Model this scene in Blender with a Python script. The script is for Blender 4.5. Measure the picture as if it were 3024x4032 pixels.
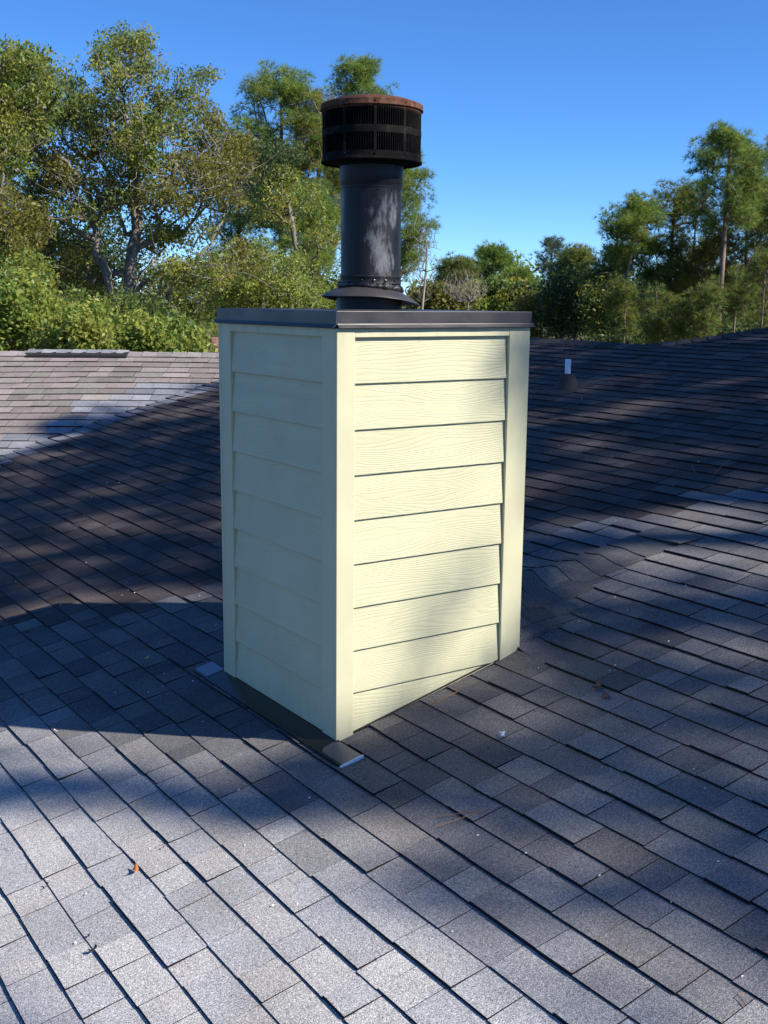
import bpy, bmesh, math, random
import numpy as np
from mathutils import Vector, Matrix

for o in list(bpy.data.objects):
    bpy.data.objects.remove(o)
SC = bpy.context.scene
COL = SC.collection
rng = np.random.default_rng(7)
random.seed(7)
R = math.radians

# ------------------------------------------------------------------ camera
CAM_POS = np.array([-2.2498, -3.6494, 1.7755])
CAM_M = np.array([[0.82875845, -0.55951849, 0.00992411],      # right
                  [-0.09597957, -0.15959147, -0.98250623],    # down
                  [0.55131420, 0.81330783, -0.18596512]])     # forward
FPX, WPX, HPX = 4388.7, 3024.0, 4032.0
cam = bpy.data.cameras.new('camera')
cam.sensor_fit = 'VERTICAL'
cam.sensor_height = 36.0
cam.lens = FPX / HPX * 36.0
cam.clip_start = 0.05
cam.clip_end = 3000
cam_o = bpy.data.objects.new('camera', cam)
COL.objects.link(cam_o)
mw = Matrix.Identity(4)
for i in range(3):
    mw[i][0] = CAM_M[0][i]; mw[i][1] = -CAM_M[1][i]; mw[i][2] = -CAM_M[2][i]; mw[i][3] = CAM_POS[i]
cam_o.matrix_world = mw
SC.camera = cam_o

# ------------------------------------------------------------------ sky and sun
SUN_EL = R(39.2)
SUN_AZ = math.atan2(-0.838, 0.546)                 # direction towards the sun, from +X
SUN = np.array([math.cos(SUN_EL) * math.cos(SUN_AZ), math.cos(SUN_EL) * math.sin(SUN_AZ), math.sin(SUN_EL)])
w = bpy.data.worlds.new('World')
SC.world = w
w.use_nodes = True
nt = w.node_tree
nt.nodes.clear()
sky = nt.nodes.new('ShaderNodeTexSky')
sky.sky_type = 'NISHITA'
sky.sun_disc = False
sky.sun_elevation = SUN_EL
sky.sun_rotation = math.pi / 2 - SUN_AZ
sky.altitude = 0
sky.air_density = 0.6
sky.dust_density = 0.0
sky.ozone_density = 10.0
bg = nt.nodes.new('ShaderNodeBackground')
bg.inputs['Strength'].default_value = 0.112
wo = nt.nodes.new('ShaderNodeOutputWorld')
hsv = nt.nodes.new('ShaderNodeHueSaturation')
hsv.inputs['Saturation'].default_value = 1.07
hsv.inputs['Hue'].default_value = 0.5
nt.links.new(sky.outputs[0], hsv.inputs['Color'])
nt.links.new(hsv.outputs[0], bg.inputs['Color'])
nt.links.new(bg.outputs[0], wo.inputs['Surface'])
sl = bpy.data.lights.new('sun', 'SUN')
sl.energy = 4.35
sl.angle = R(0.53)
sl.color = (1.0, 0.93, 0.82)
so = bpy.data.objects.new('sun', sl)
COL.objects.link(so)
so.rotation_euler = Vector(SUN).to_track_quat('Z', 'Y').to_euler()
so.location = (10, -15, 20)
SC.view_settings.view_transform = 'Standard'
SC.view_settings.look = 'None'
SC.view_settings.exposure = 0.88
SC.view_settings.gamma = 1.0
SC.view_settings.use_curve_mapping = False
SC.render.engine = 'CYCLES'
SC.cycles.max_bounces = 6
SC.cycles.diffuse_bounces = 3
SC.cycles.transparent_max_bounces = 4
SC.cycles.use_denoising = True

GROUND_Z = -3.9

def at(dx, dy, depth):
    """a point of the place: the direction of a spot in the photograph (1659 wide) at a real distance"""
    k = WPX / 1659.0
    v = np.array([(dx * k - WPX / 2) / FPX, (dy * k - HPX / 2) / FPX, 1.0]) @ CAM_M
    return CAM_POS + v * depth

# ------------------------------------------------------------------ material helpers
MATS = {}
def mat(name, base=(0.5, 0.5, 0.5), rough=0.7, metal=0.0, spec=0.5):
    m = bpy.data.materials.new(name)
    m.use_nodes = True
    b = m.node_tree.nodes['Principled BSDF']
    b.inputs['Base Color'].default_value = (*base, 1)
    b.inputs['Roughness'].default_value = rough
    b.inputs['Metallic'].default_value = metal
    b.inputs['Specular IOR Level'].default_value = spec
    MATS[name] = m
    return m, m.node_tree, b

def nd(t, typ, **kw):
    n = t.nodes.new(typ)
    for k, v in kw.items():
        if k in n.inputs and not hasattr(n, k):
            n.inputs[k].default_value = v
        else:
            try:
                setattr(n, k, v)
            except Exception:
                n.inputs[k].default_value = v
    return n

def noise(t, scale, detail=2.0, rough=0.5, vec=None, dist=0.0):
    n = t.nodes.new('ShaderNodeTexNoise')
    n.inputs['Scale'].default_value = scale
    n.inputs['Detail'].default_value = detail
    n.inputs['Roughness'].default_value = rough
    n.inputs['Distortion'].default_value = dist
    if vec is not None:
        t.links.new(vec, n.inputs['Vector'])
    return n

def ramp(t, fac, stops):
    r = t.nodes.new('ShaderNodeValToRGB')
    el = r.color_ramp.elements
    while len(el) < len(stops):
        el.new(0.5)
    for e, (p, c) in zip(el, stops):
        e.position = p
        e.color = (*c, 1) if len(c) == 3 else c
    t.links.new(fac, r.inputs['Fac'])
    return r

def math_n(t, op, a, b=None):
    m = t.nodes.new('ShaderNodeMath')
    m.operation = op
    for i, v in enumerate((a, b)):
        if v is None:
            continue
        if isinstance(v, (int, float)):
            m.inputs[i].default_value = v
        else:
            t.links.new(v, m.inputs[i])
    return m.outputs[0]

def position(t):
    return t.nodes.new('ShaderNodeNewGeometry').outputs['Position']

def objcoord(t):
    return t.nodes.new('ShaderNodeTexCoord').outputs['Object']

def bump(t, b, height, strength, dist):
    bn = t.nodes.new('ShaderNodeBump')
    bn.inputs['Strength'].default_value = strength
    bn.inputs['Distance'].default_value = dist
    t.links.new(height, bn.inputs['Height'])
    t.links.new(bn.outputs[0], b.inputs['Normal'])

def scalevec(t, v, s):
    m = t.nodes.new('ShaderNodeMapping')
    m.inputs['Scale'].default_value = s
    t.links.new(v, m.inputs['Vector'])
    return m.outputs[0]

def mixc(t, a, b, fac, blend='MIX'):
    m = t.nodes.new('ShaderNodeMix')
    m.data_type = 'RGBA'
    m.blend_type = blend
    fs, as_, bs = m.inputs[0], m.inputs[6], m.inputs[7]
    for sk, v in ((as_, a), (bs, b), (fs, fac)):
        if isinstance(v, (int, float)):
            sk.default_value = v
        elif isinstance(v, tuple):
            sk.default_value = (*v, 1)
        else:
            t.links.new(v, sk)
    return m.outputs[2]

# ---- asphalt shingle: tone of each tab comes from the attribute, granules from noise
m, t, b = mat('shingle', rough=0.92, spec=0.25)
pos = position(t)
at_ = nd(t, 'ShaderNodeAttribute', attribute_name='Col')
g1 = noise(t, 330, 1.0, 0.6, pos)
g2 = noise(t, 120, 2.0, 0.6, pos)
g3 = noise(t, 2.3, 4.0, 0.6, pos)
gr = ramp(t, g1.outputs['Fac'], [(0.30, (0.35, 0.35, 0.36)), (0.5, (0.95, 0.95, 0.95)), (0.68, (1.9, 1.88, 1.84))])
gr2 = ramp(t, g2.outputs['Fac'], [(0.3, (0.72, 0.72, 0.74)), (0.7, (1.28, 1.27, 1.25))])
gr3 = ramp(t, g3.outputs['Fac'], [(0.25, (0.80, 0.78, 0.77)), (0.75, (1.18, 1.18, 1.2))])
c = mixc(t, at_.outputs['Color'], gr.outputs[0], 1.0, 'MULTIPLY')
c = mixc(t, c, gr2.outputs[0], 1.0, 'MULTIPLY')
c = mixc(t, c, gr3.outputs[0], 1.0, 'MULTIPLY')
t.links.new(c, b.inputs['Base Color'])
bump(t, b, g1.outputs['Fac'], 0.55, 0.002)

m, t, b = mat('felt', (0.012, 0.012, 0.013), 0.9)

# ---- painted fibre cement
def paint_mat(name, base, grain):
    m, t, b = mat(name, base, 0.55, spec=0.35)
    pos = position(t)
    oi = t.nodes.new('ShaderNodeObjectInfo')
    off = t.nodes.new('ShaderNodeVectorMath'); off.operation = 'SCALE'
    off.inputs[0].default_value = (37.0, 37.0, 0.0)
    t.links.new(oi.outputs['Random'], off.inputs['Scale'])
    add = t.nodes.new('ShaderNodeVectorMath'); add.operation = 'ADD'
    t.links.new(pos, add.inputs[0]); t.links.new(off.outputs[0], add.inputs[1])
    p = add.outputs[0]
    dirt = noise(t, 3.0, 5, 0.6, p)
    dr = ramp(t, dirt.outputs['Fac'], [(0.3, tuple(x * 0.9 for x in base)), (0.6, base), (0.8, tuple(min(1, x * 1.04) for x in base))])
    # grime washed down from under the metal lid, and splash dirt at the foot
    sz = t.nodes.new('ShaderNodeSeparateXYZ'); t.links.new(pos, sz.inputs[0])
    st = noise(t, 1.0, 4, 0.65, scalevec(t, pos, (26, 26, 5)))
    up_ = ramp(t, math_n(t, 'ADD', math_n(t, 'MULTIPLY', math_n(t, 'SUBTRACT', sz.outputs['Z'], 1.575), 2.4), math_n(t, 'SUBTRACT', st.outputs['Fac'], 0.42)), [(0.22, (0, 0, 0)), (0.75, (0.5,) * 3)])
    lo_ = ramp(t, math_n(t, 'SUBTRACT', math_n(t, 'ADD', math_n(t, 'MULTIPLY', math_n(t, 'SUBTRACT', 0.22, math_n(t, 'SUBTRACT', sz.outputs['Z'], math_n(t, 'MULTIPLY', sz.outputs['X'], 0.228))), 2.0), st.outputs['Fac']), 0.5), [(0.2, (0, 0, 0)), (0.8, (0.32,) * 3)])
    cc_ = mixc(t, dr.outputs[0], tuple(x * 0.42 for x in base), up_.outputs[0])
    cc_ = mixc(t, cc_, tuple(x * 0.5 for x in base), lo_.outputs[0])
    t.links.new(cc_, b.inputs['Base Color'])
    if grain:
        big = noise(t, 1.0, 1.5, 0.45, scalevec(t, p, (1.3, 1.3, 9.0)))
        fine = noise(t, 1.0, 2.0, 0.6, scalevec(t, p, (18, 18, 260)))
        sx = t.nodes.new('ShaderNodeSeparateXYZ'); t.links.new(p, sx.inputs[0])
        ph = math_n(t, 'ADD', math_n(t, 'MULTIPLY', sx.outputs['Z'], math_n(t, 'ADD', 80.0, math_n(t, 'MULTIPLY', oi.outputs['Random'], 34.0))), math_n(t, 'MULTIPLY', big.outputs['Fac'], math_n(t, 'ADD', 9.0, math_n(t, 'MULTIPLY', oi.outputs['Random'], 15.0))))
        ph = math_n(t, 'ADD', ph, math_n(t, 'MULTIPLY', fine.outputs['Fac'], 0.55))
        fr = math_n(t, 'FRACT', ph)
        saw = ramp(t, fr, [(0.0, (0, 0, 0)), (0.16, (0.9, 0.9, 0.9)), (0.55, (1, 1, 1)), (1.0, (0, 0, 0))])
        h = math_n(t, 'ADD', saw.outputs[0], math_n(t, 'MULTIPLY', fine.outputs['Fac'], 0.5))
        bump(t, b, h, 0.55, 0.0012)
    else:
        f = noise(t, 120, 3, 0.6, p)
        bump(t, b, f.outputs['Fac'], 0.12, 0.001)
    return m
CREAM = (0.555, 0.54, 0.355)
paint_mat('siding_paint', CREAM, True)
paint_mat('trim_paint', (0.575, 0.555, 0.37), False)

# ---- dark bronze chase cover / flashing
m, t, b = mat('bronze_metal', (0.035, 0.032, 0.034), 0.42, 0.0, 0.5)
pos = position(t)
n1 = noise(t, 6, 4, 0.6, pos)
t.links.new(ramp(t, n1.outputs['Fac'], [(0.3, (0.026, 0.025, 0.028)), (0.7, (0.052, 0.047, 0.048))]).outputs[0], b.inputs['Base Color'])
t.links.new(ramp(t, n1.outputs['Fac'], [(0.3, (0.34,) * 3), (0.7, (0.52,) * 3)]).outputs[0], b.inputs['Roughness'])
mat('black_metal', (0.013, 0.013, 0.015), 0.24)
m, t, b = mat('tab_metal', (0.13, 0.115, 0.10), 0.4)
m, t, b = mat('bare_metal', (0.26, 0.28, 0.33), 0.38, 0.85)

# ---- soot-black flue
m, t, b = mat('black_flue', (0.02, 0.021, 0.024), 0.5, 0.0, 0.34)
pos = position(t)
n1 = noise(t, 9, 5, 0.65, scalevec(t, pos, (1, 1, 0.5)))
n2 = noise(t, 60, 3, 0.7, scalevec(t, pos, (1, 1, 0.25)))
base_c = ramp(t, n1.outputs['Fac'], [(0.3, (0.006, 0.007, 0.009)), (0.62, (0.013, 0.014, 0.018)), (0.8, (0.034, 0.030, 0.030))])
# chalky white patches left where the paint has worn: they stay where they are on the pipe
sx = t.nodes.new('ShaderNodeSeparateXYZ'); t.links.new(pos, sx.inputs[0])
def blob(cx, cy, cz, rx, rz):
    vm = t.nodes.new('ShaderNodeVectorMath'); vm.operation = 'SUBTRACT'
    t.links.new(pos, vm.inputs[0]); vm.inputs[1].default_value = (cx, cy, cz)
    v2 = t.nodes.new('ShaderNodeVectorMath'); v2.operation = 'MULTIPLY'
    t.links.new(vm.outputs[0], v2.inputs[0]); v2.inputs[1].default_value = (1 / rx, 1 / rx, 1 / rz)
    ln = t.nodes.new('ShaderNodeVectorMath'); ln.operation = 'LENGTH'
    t.links.new(v2.outputs[0], ln.inputs[0])
    return math_n(t, 'SUBTRACT', 1.0, ln.outputs['Value'])
PX, PY = 0.49, 0.515
bl = None
for (ang, z, rx, rz) in ((-92, 2.17, 0.075, 0.075), (-105, 2.12, 0.05, 0.06), (-80, 2.13, 0.05, 0.07), (-120, 2.15, 0.04, 0.03), (-108, 2.00, 0.065, 0.09), (-122, 2.035, 0.05, 0.05), (-95, 1.95, 0.06, 0.08)):
    k = blob(PX + 0.131 * math.cos(R(ang)), PY + 0.131 * math.sin(R(ang)), z, rx, rz)
    bl = k if bl is None else math_n(t, 'MAXIMUM', bl, k)
chalk = math_n(t, 'ADD', math_n(t, 'MULTIPLY', bl, 0.75), math_n(t, 'SUBTRACT', math_n(t, 'ADD', math_n(t, 'MULTIPLY', n2.outputs['Fac'], 2.3), math_n(t, 'MULTIPLY', n1.outputs['Fac'], 1.6)), 2.12))
cr = ramp(t, chalk, [(0.0, (0, 0, 0)), (0.75, (0.46, 0.46, 0.46))])
col = mixc(t, base_c.outputs[0], (0.30, 0.32, 0.36), cr.outputs[0])
t.links.new(col, b.inputs['Base Color'])
t.links.new(ramp(t, n1.outputs['Fac'], [(0.3, (0.38,) * 3), (0.7, (0.62,) * 3)]).outputs[0], b.inputs['Roughness'])
bump(t, b, n2.outputs['Fac'], 0.12, 0.002)

m, t, b = mat('sooty_cap', (0.03, 0.027, 0.025), 0.85, 0.0, 0.12)
pos = position(t)
n1 = noise(t, 14, 5, 0.7, pos)
n2 = noise(t, 45, 4, 0.7, scalevec(t, pos, (1, 1, 0.3)))
sx = t.nodes.new('ShaderNodeSeparateXYZ'); t.links.new(pos, sx.inputs[0])
rust_h = math_n(t, 'ADD', math_n(t, 'MULTIPLY', math_n(t, 'SUBTRACT', sx.outputs['Z'], 2.545), 26.0), math_n(t, 'MULTIPLY', n1.outputs['Fac'], 0.35))
soot = ramp(t, n1.outputs['Fac'], [(0.3, (0.004, 0.004, 0.004)), (0.54, (0.009, 0.008, 0.008)), (0.66, (0.035, 0.029, 0.025)), (0.78, (0.14, 0.13, 0.12))])
rust = ramp(t, n2.outputs['Fac'], [(0.3, (0.045, 0.022, 0.015)), (0.52, (0.13, 0.058, 0.034)), (0.75, (0.19, 0.105, 0.075))])
rf = ramp(t, rust_h, [(0.25, (0, 0, 0)), (0.75, (0.85,) * 3)])
c = mixc(t, soot.outputs[0], rust.outputs[0], rf.outputs[0])
t.links.new(c, b.inputs['Base Color'])
bump(t, b, n2.outputs['Fac'], 0.3, 0.002)
mat('soot', (0.006, 0.006, 0.006), 0.9, spec=0.2)

m, t, b = mat('tar', (0.012, 0.012, 0.013), 0.28)
n1 = noise(t, 70, 4, 0.7, position(t))
bump(t, b, n1.outputs['Fac'], 1.0, 0.006)
mat('pvc', (0.72, 0.74, 0.78), 0.4)
m, t, b = mat('rubber', (0.03, 0.029, 0.03), 0.85)
n1 = noise(t, 300, 2, 0.6, position(t))
t.links.new(ramp(t, n1.outputs['Fac'], [(0.3, (0.018, 0.017, 0.017)), (0.7, (0.06, 0.055, 0.052))]).outputs[0], b.inputs['Base Color'])

# ---- vegetation
def leaf_mat(name, trans):
    m = bpy.data.materials.new(name); m.use_nodes = True
    t = m.node_tree
    b = t.nodes['Principled BSDF']
    a = nd(t, 'ShaderNodeAttribute', attribute_name='Col')
    t.links.new(a.outputs['Color'], b.inputs['Base Color'])
    b.inputs['Roughness'].default_value = 0.5
    b.inputs['Specular IOR Level'].default_value = 0.35
    tr = t.nodes.new('ShaderNodeBsdfTranslucent')
    hs = t.nodes.new('ShaderNodeHueSaturation')
    hs.inputs['Value'].default_value = 1.5
    hs.inputs['Hue'].default_value = 0.485
    t.links.new(a.outputs['Color'], hs.inputs['Color'])
    t.links.new(hs.outputs[0], tr.inputs['Color'])
    mx = t.nodes.new('ShaderNodeMixShader')
    mx.inputs[0].default_value = trans
    t.links.new(b.outputs[0], mx.inputs[1]); t.links.new(tr.outputs[0], mx.inputs[2])
    t.links.new(mx.outputs[0], t.nodes['Material Output'].inputs['Surface'])
    MATS[name] = m
leaf_mat('leaf', 0.42)
leaf_mat('needle', 0.35)
def bark_mat(name, c0, c1, sc):
    m, t, b = mat(name, c0, 0.9, spec=0.15)
    pos = position(t)
    n1 = noise(t, sc, 4, 0.65, scalevec(t, pos, (1, 1, 0.3)))
    n2 = noise(t, 1.2, 3, 0.6, pos)
    f = math_n(t, 'ADD', math_n(t, 'MULTIPLY', n1.outputs['Fac'], 0.6), math_n(t, 'MULTIPLY', n2.outputs['Fac'], 0.4))
    t.links.new(ramp(t, f, [(0.35, c0), (0.6, c1)]).outputs[0], b.inputs['Base Color'])
    bump(t, b, n1.outputs['Fac'], 0.6, 0.02)
bark_mat('oak_bark', (0.07, 0.06, 0.048), (0.27, 0.245, 0.20), 12)
bark_mat('pine_bark', (0.10, 0.068, 0.05), (0.26, 0.19, 0.15), 9)
bark_mat('bare_bark', (0.13, 0.112, 0.095), (0.33, 0.30, 0.26), 9)

m, t, b = mat('ground', (0.09, 0.085, 0.04), 0.95, spec=0.1)
pos = position(t)
n1 = noise(t, 0.25, 6, 0.65, pos)
n2 = noise(t, 9, 4, 0.7, pos)
c = ramp(t, n1.outputs['Fac'], [(0.3, (0.055, 0.07, 0.025)), (0.55, (0.10, 0.09, 0.045)), (0.75, (0.14, 0.105, 0.06))])
c2 = mixc(t, c.outputs[0], ramp(t, n2.outputs['Fac'], [(0.3, (0.6,) * 3), (0.7, (1.35,) * 3)]).outputs[0], 1.0, 'MULTIPLY')
t.links.new(c2, b.inputs['Base Color'])
bump(t, b, n2.outputs['Fac'], 0.6, 0.05)
m, t, b = mat('brick', (0.3, 0.13, 0.09), 0.9)
n1 = noise(t, 25, 3, 0.6, position(t))
t.links.new(ramp(t, n1.outputs['Fac'], [(0.3, (0.25, 0.10, 0.07)), (0.7, (0.42, 0.25, 0.18))]).outputs[0], b.inputs['Base Color'])
m, t, b = mat('red_roof', (0.2, 0.09, 0.07), 0.9)
n1 = noise(t, 18, 4, 0.7, position(t))
t.links.new(ramp(t, n1.outputs['Fac'], [(0.3, (0.15, 0.07, 0.055)), (0.7, (0.30, 0.16, 0.13))]).outputs[0], b.inputs['Base Color'])
mat('dry_leaf', (0.42, 0.16, 0.05), 0.6)
mat('brown_leaf', (0.13, 0.08, 0.06), 0.8)
mat('yellow_leaf', (0.5, 0.42, 0.12), 0.6)
mat('dry_needle', (0.34, 0.16, 0.07), 0.7)
mat('black_chip', (0.012, 0.012, 0.013), 0.7)
mat('white_chip', (0.78, 0.79, 0.8), 0.6)
mat('blue_chip', (0.08, 0.16, 0.5), 0.5)

# ------------------------------------------------------------------ object helpers
def link(o, parent=None):
    COL.objects.link(o)
    if parent is not None:
        o.parent = parent
    return o

def tag(o, label=None, cat=None, group=None, kind=None):
    if label: o['label'] = label
    if cat: o['category'] = cat
    if group: o['group'] = group
    if kind: o['kind'] = kind
    return o

def thing(name, label, cat, loc=(0, 0, 0), group=None):
    o = bpy.data.objects.new(name, None)
    o.empty_display_size = 0.1
    o.location = loc
    link(o)
    return tag(o, label, cat, group)

def from_polys(name, V, F, material, parent=None, colors=None, smooth=False):
    """mesh object from lists; world coordinates, even under a parent placed elsewhere"""
    V = np.asarray(V, float)
    if parent is not None:
        off = np.zeros(3); q = parent
        while q is not None:
            off += np.array(q.location); q = q.parent
        V = V - off
    me = bpy.data.meshes.new(name)
    me.from_pydata(V.tolist(), [], F)
    if colors is not None:
        ca = me.color_attributes.new('Col', 'FLOAT_COLOR', 'POINT')
        cc = np.ones((len(V), 4), np.float32); cc[:, :3] = colors
        ca.data.foreach_set('color', cc.ravel())
    me.materials.append(MATS[material])
    if smooth:
        me.polygons.foreach_set('use_smooth', np.ones(len(me.polygons), bool))
    me.update()
    return link(bpy.data.objects.new(name, me), parent)

def np_mesh(name, V, F, material, parent=None, colors=None, smooth=False, local=False):
    """fast mesh: V (n,3), F (m,k) all faces of the same size"""
    V = np.ascontiguousarray(V, np.float32); F = np.ascontiguousarray(F, np.int32)
    if parent is not None and not local:
        off = np.zeros(3); q = parent
        while q is not None:
            off += np.array(q.location); q = q.parent
        V = (V - off).astype(np.float32)
    k = F.shape[1]
    me = bpy.data.meshes.new(name)
    me.vertices.add(len(V)); me.vertices.foreach_set('co', V.ravel())
    me.loops.add(F.size); me.loops.foreach_set('vertex_index', F.ravel())
    me.polygons.add(len(F)); me.polygons.foreach_set('loop_start', np.arange(0, F.size, k, dtype=np.int32))
    me.update(calc_edges=True)
    if smooth:
        me.polygons.foreach_set('use_smooth', np.ones(len(F), bool))
    if colors is not None:
        ca = me.color_attributes.new('Col', 'FLOAT_COLOR', 'POINT')
        cc = np.ones((len(V), 4), np.float32); cc[:, :3] = colors
        ca.data.foreach_set('color', cc.ravel())
    me.materials.append(MATS[material])
    return link(bpy.data.objects.new(name, me), parent)

def bevel(o, width, segs=1):
    md = o.modifiers.new('bevel', 'BEVEL'); md.width = width; md.segments = segs
    md.limit_method = 'ANGLE'; md.angle_limit = R(40)
    return o

def box_vf(x0, x1, y0, y1, z0, z1):
    V = [(x0, y0, z0), (x1, y0, z0), (x1, y1, z0), (x0, y1, z0), (x0, y0, z1), (x1, y0, z1), (x1, y1, z1), (x0, y1, z1)]
    F = [(0, 3, 2, 1), (4, 5, 6, 7), (0, 1, 5, 4), (1, 2, 6, 5), (2, 3, 7, 6), (3, 0, 4, 7)]
    return V, F

def box(name, x0, x1, y0, y1, z0, z1, material, parent, bev=0.002):
    o = from_polys(name, *box_vf(x0, x1, y0, y1, z0, z1), material, parent)
    if bev: bevel(o, bev, 2)
    return o

def lathe(profile, cx, cy, n=72, a0=0.0, a1=2 * math.pi):
    full = abs(a1 - a0 - 2 * math.pi) < 1e-6
    m_ = n if full else n + 1
    V = []; F = []
    for (r, z) in profile:
        for i in range(m_):
            a = a0 + (a1 - a0) * i / n
            V.append((cx + r * math.cos(a), cy + r * math.sin(a), z))
    for j in range(len(profile) - 1):
        for i in range(n):
            i2 = (i + 1) % m_ if full else i + 1
            F.append((j * m_ + i, j * m_ + i2, (j + 1) * m_ + i2, (j + 1) * m_ + i))
    return V, F

def tube_path(pts, rads, sides=6):
    pts = np.asarray(pts, float); V = []; F = []
    n = len(pts)
    for i in range(n):
        d = pts[min(i + 1, n - 1)] - pts[max(i - 1, 0)]
        d = d / (np.linalg.norm(d) + 1e-9)
        a = np.cross(d, [0, 0, 1.0])
        if np.linalg.norm(a) < 1e-3: a = np.cross(d, [1.0, 0, 0])
        a /= np.linalg.norm(a); b_ = np.cross(d, a)
        for k in range(sides):
            th = 2 * math.pi * k / sides
            V.append(pts[i] + rads[i] * (math.cos(th) * a + math.sin(th) * b_))
    for i in range(n - 1):
        for k in range(sides):
            k2 = (k + 1) % sides
            F.append((i * sides + k, i * sides + k2, (i + 1) * sides + k2, (i + 1) * sides + k))
    F.append(tuple(range(sides))[::-1]); F.append(tuple((n - 1) * sides + k for k in range(sides)))
    return V, F

def tag_struct(o):
    o['kind'] = 'structure'; return o

# ------------------------------------------------------------------ ground
n = 60
g = np.linspace(-1, 1, n)
g = np.sign(g) * np.abs(g) ** 2.2 * 1500
gx, gy = np.meshgrid(g, g, indexing='ij')
gz = GROUND_Z + 0.12 * np.sin(gx * 0.21) * np.cos(gy * 0.17) - 0.12
V = np.stack([gx.ravel(), gy.ravel(), gz.ravel()], 1)
ii, jj = np.meshgrid(np.arange(n - 1), np.arange(n - 1), indexing='ij')
i0 = (ii * n + jj).ravel()
F = np.stack([i0, i0 + n, i0 + n + 1, i0 + 1], 1)
tag_struct(np_mesh('ground', V, F, 'ground', smooth=True))

# ------------------------------------------------------------------ the house roof
MA = 0.228                     # rise of the chimney's roof slope towards +X
BETA = R(-34); MB = 0.285      # wing: level direction and rise
LEV = np.array([math.cos(BETA), math.sin(BETA)]); UPB = np.array([-math.sin(BETA), math.cos(BETA)])
VAL0 = np.array([0.815, 7.836]); ZV0 = MA * VAL0[0]
W_RIDGE = 3.16                 # distance of the wing's ridge above VAL0, uphill
WX, WY = 0.97, 1.03            # chimney footprint
CY = 0.47                      # cricket ridge
CR_Z = 0.435                   # cricket ridge height

def sagA(x, y):
    return 0.006 * np.sin(x * 1.3 + 0.7 * y) * np.sin(y * 0.9 + 0.4) * np.clip((np.hypot(x - 0.5, y - 0.5) - 1.3) / 2, 0, 1)
def zA0(x, y):
    return MA * np.asarray(x, float) + sagA(np.asarray(x, float), np.asarray(y, float))
def zB(x, y):
    x = np.asarray(x, float); y = np.asarray(y, float)
    wv = (x - VAL0[0]) * UPB[0] + (y - VAL0[1]) * UPB[1]
    lv = (x - VAL0[0]) * LEV[0] + (y - VAL0[1]) * LEV[1]
    return ZV0 + MB * wv + 0.018 * np.sin(lv * 1.1 + 0.5) * np.clip(wv / 1.5, 0, 1) * np.clip((W_RIDGE - wv) / 1.0, 0.25, 1)
def zCr(x, y):
    x = np.asarray(x, float); y = np.asarray(y, float)
    side = np.where(y < CY, (CY - y) / CY, (y - CY) / (WY - CY))
    z = CR_Z - side * (CR_Z - MA * WX)
    return np.where((x > WX - 0.02), z, -9.0)
def smax(a, b, k):
    h = np.clip(0.5 + 0.5 * (a - b) / k, 0, 1)
    return b + (a - b) * h + k * h * (1 - h)
def zA(x, y):
    a = zA0(x, y); c_ = zCr(x, y)
    near = c_ > a - 0.09
    return np.where(near, smax(c_, a, 0.09), a)
def xtop(y):
    y = np.asarray(y, float)
    return 6.0 + 1.4 * np.clip((4.05 - y) / 1.0, 0, None) ** 1.5 / (1 + 0.35 * np.clip((4.05 - y), 0, None)) + 0.03 * np.sin(y * 1.3)

house = thing('house', 'low house with weathered dark grey shingle roof under the cream chimney', 'house', (0, 0, GROUND_Z))

# deck sheets just under the shingles
def deck(name, fz, x0, x1, y0, y1, nx, ny, keep, mat_='felt'):
    xs = np.linspace(x0, x1, nx); ys = np.linspace(y0, y1, ny)
    X, Y = np.meshgrid(xs, ys, indexing='ij')
    Z = fz(X, Y) - 0.004
    V = np.stack([X.ravel(), Y.ravel(), Z.ravel()], 1)
    i, j = np.meshgrid(np.arange(nx - 1), np.arange(ny - 1), indexing='ij')
    a = (i * ny + j).ravel()
    F = np.stack([a, a + ny, a + ny + 1, a + 1], 1)
    cx = V[F].mean(1)
    F = F[keep(cx[:, 0], cx[:, 1])]
    return np_mesh(name, V, F, mat_, house)
slopeA = deck('roof_slope', zA, -4.0, 9.0, -7.0, 9.3, 131, 164,
              lambda x, y: (x < xtop(y) + 0.05) & (zA0(x, y) > zB(x, y) - 0.06) & ~((x > 0.06) & (x < WX - 0.06) & (y > 0.06) & (y < WY - 0.06)))
tag(slopeA, 'dark roof slope around the chimney')
slopeB = deck('roof_slope', zB, -7.5, 9.0, 3.5, 17.0, 166, 136,
              lambda x, y: (zB(x, y) > zA0(x, y) - 0.06) & (((x - VAL0[0]) * UPB[0] + (y - VAL0[1]) * UPB[1]) < W_RIDGE))
tag(slopeB, 'sunlit brownish roof slope of the wing beyond the valley')

# far slopes of both ridges
yy = np.linspace(-7, 9, 60)
V = []; F = []
for y in yy:
    x = float(xtop(y)); z = float(zA0(x, y)) + 0.0
    V += [(x, y, z - 0.006), (x + 5, y, z - 5 * MA - 0.006)]
for i in range(len(yy) - 1):
    F.append((2 * i, 2 * i + 2, 2 * i + 3, 2 * i + 1))
from_polys('roof_slope', V, F, 'felt', house)
ra = VAL0 + UPB * W_RIDGE - LEV * 9; rb = VAL0 + UPB * W_RIDGE + LEV * 5.5
za = ZV0 + MB * W_RIDGE - 0.006
from_polys('roof_slope', [(*ra, za), (*rb, za), (*(rb + UPB * 5), za - 5 * MB), (*(ra + UPB * 5), za - 5 * MB)], [(0, 1, 2, 3)], 'felt', house)
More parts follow.
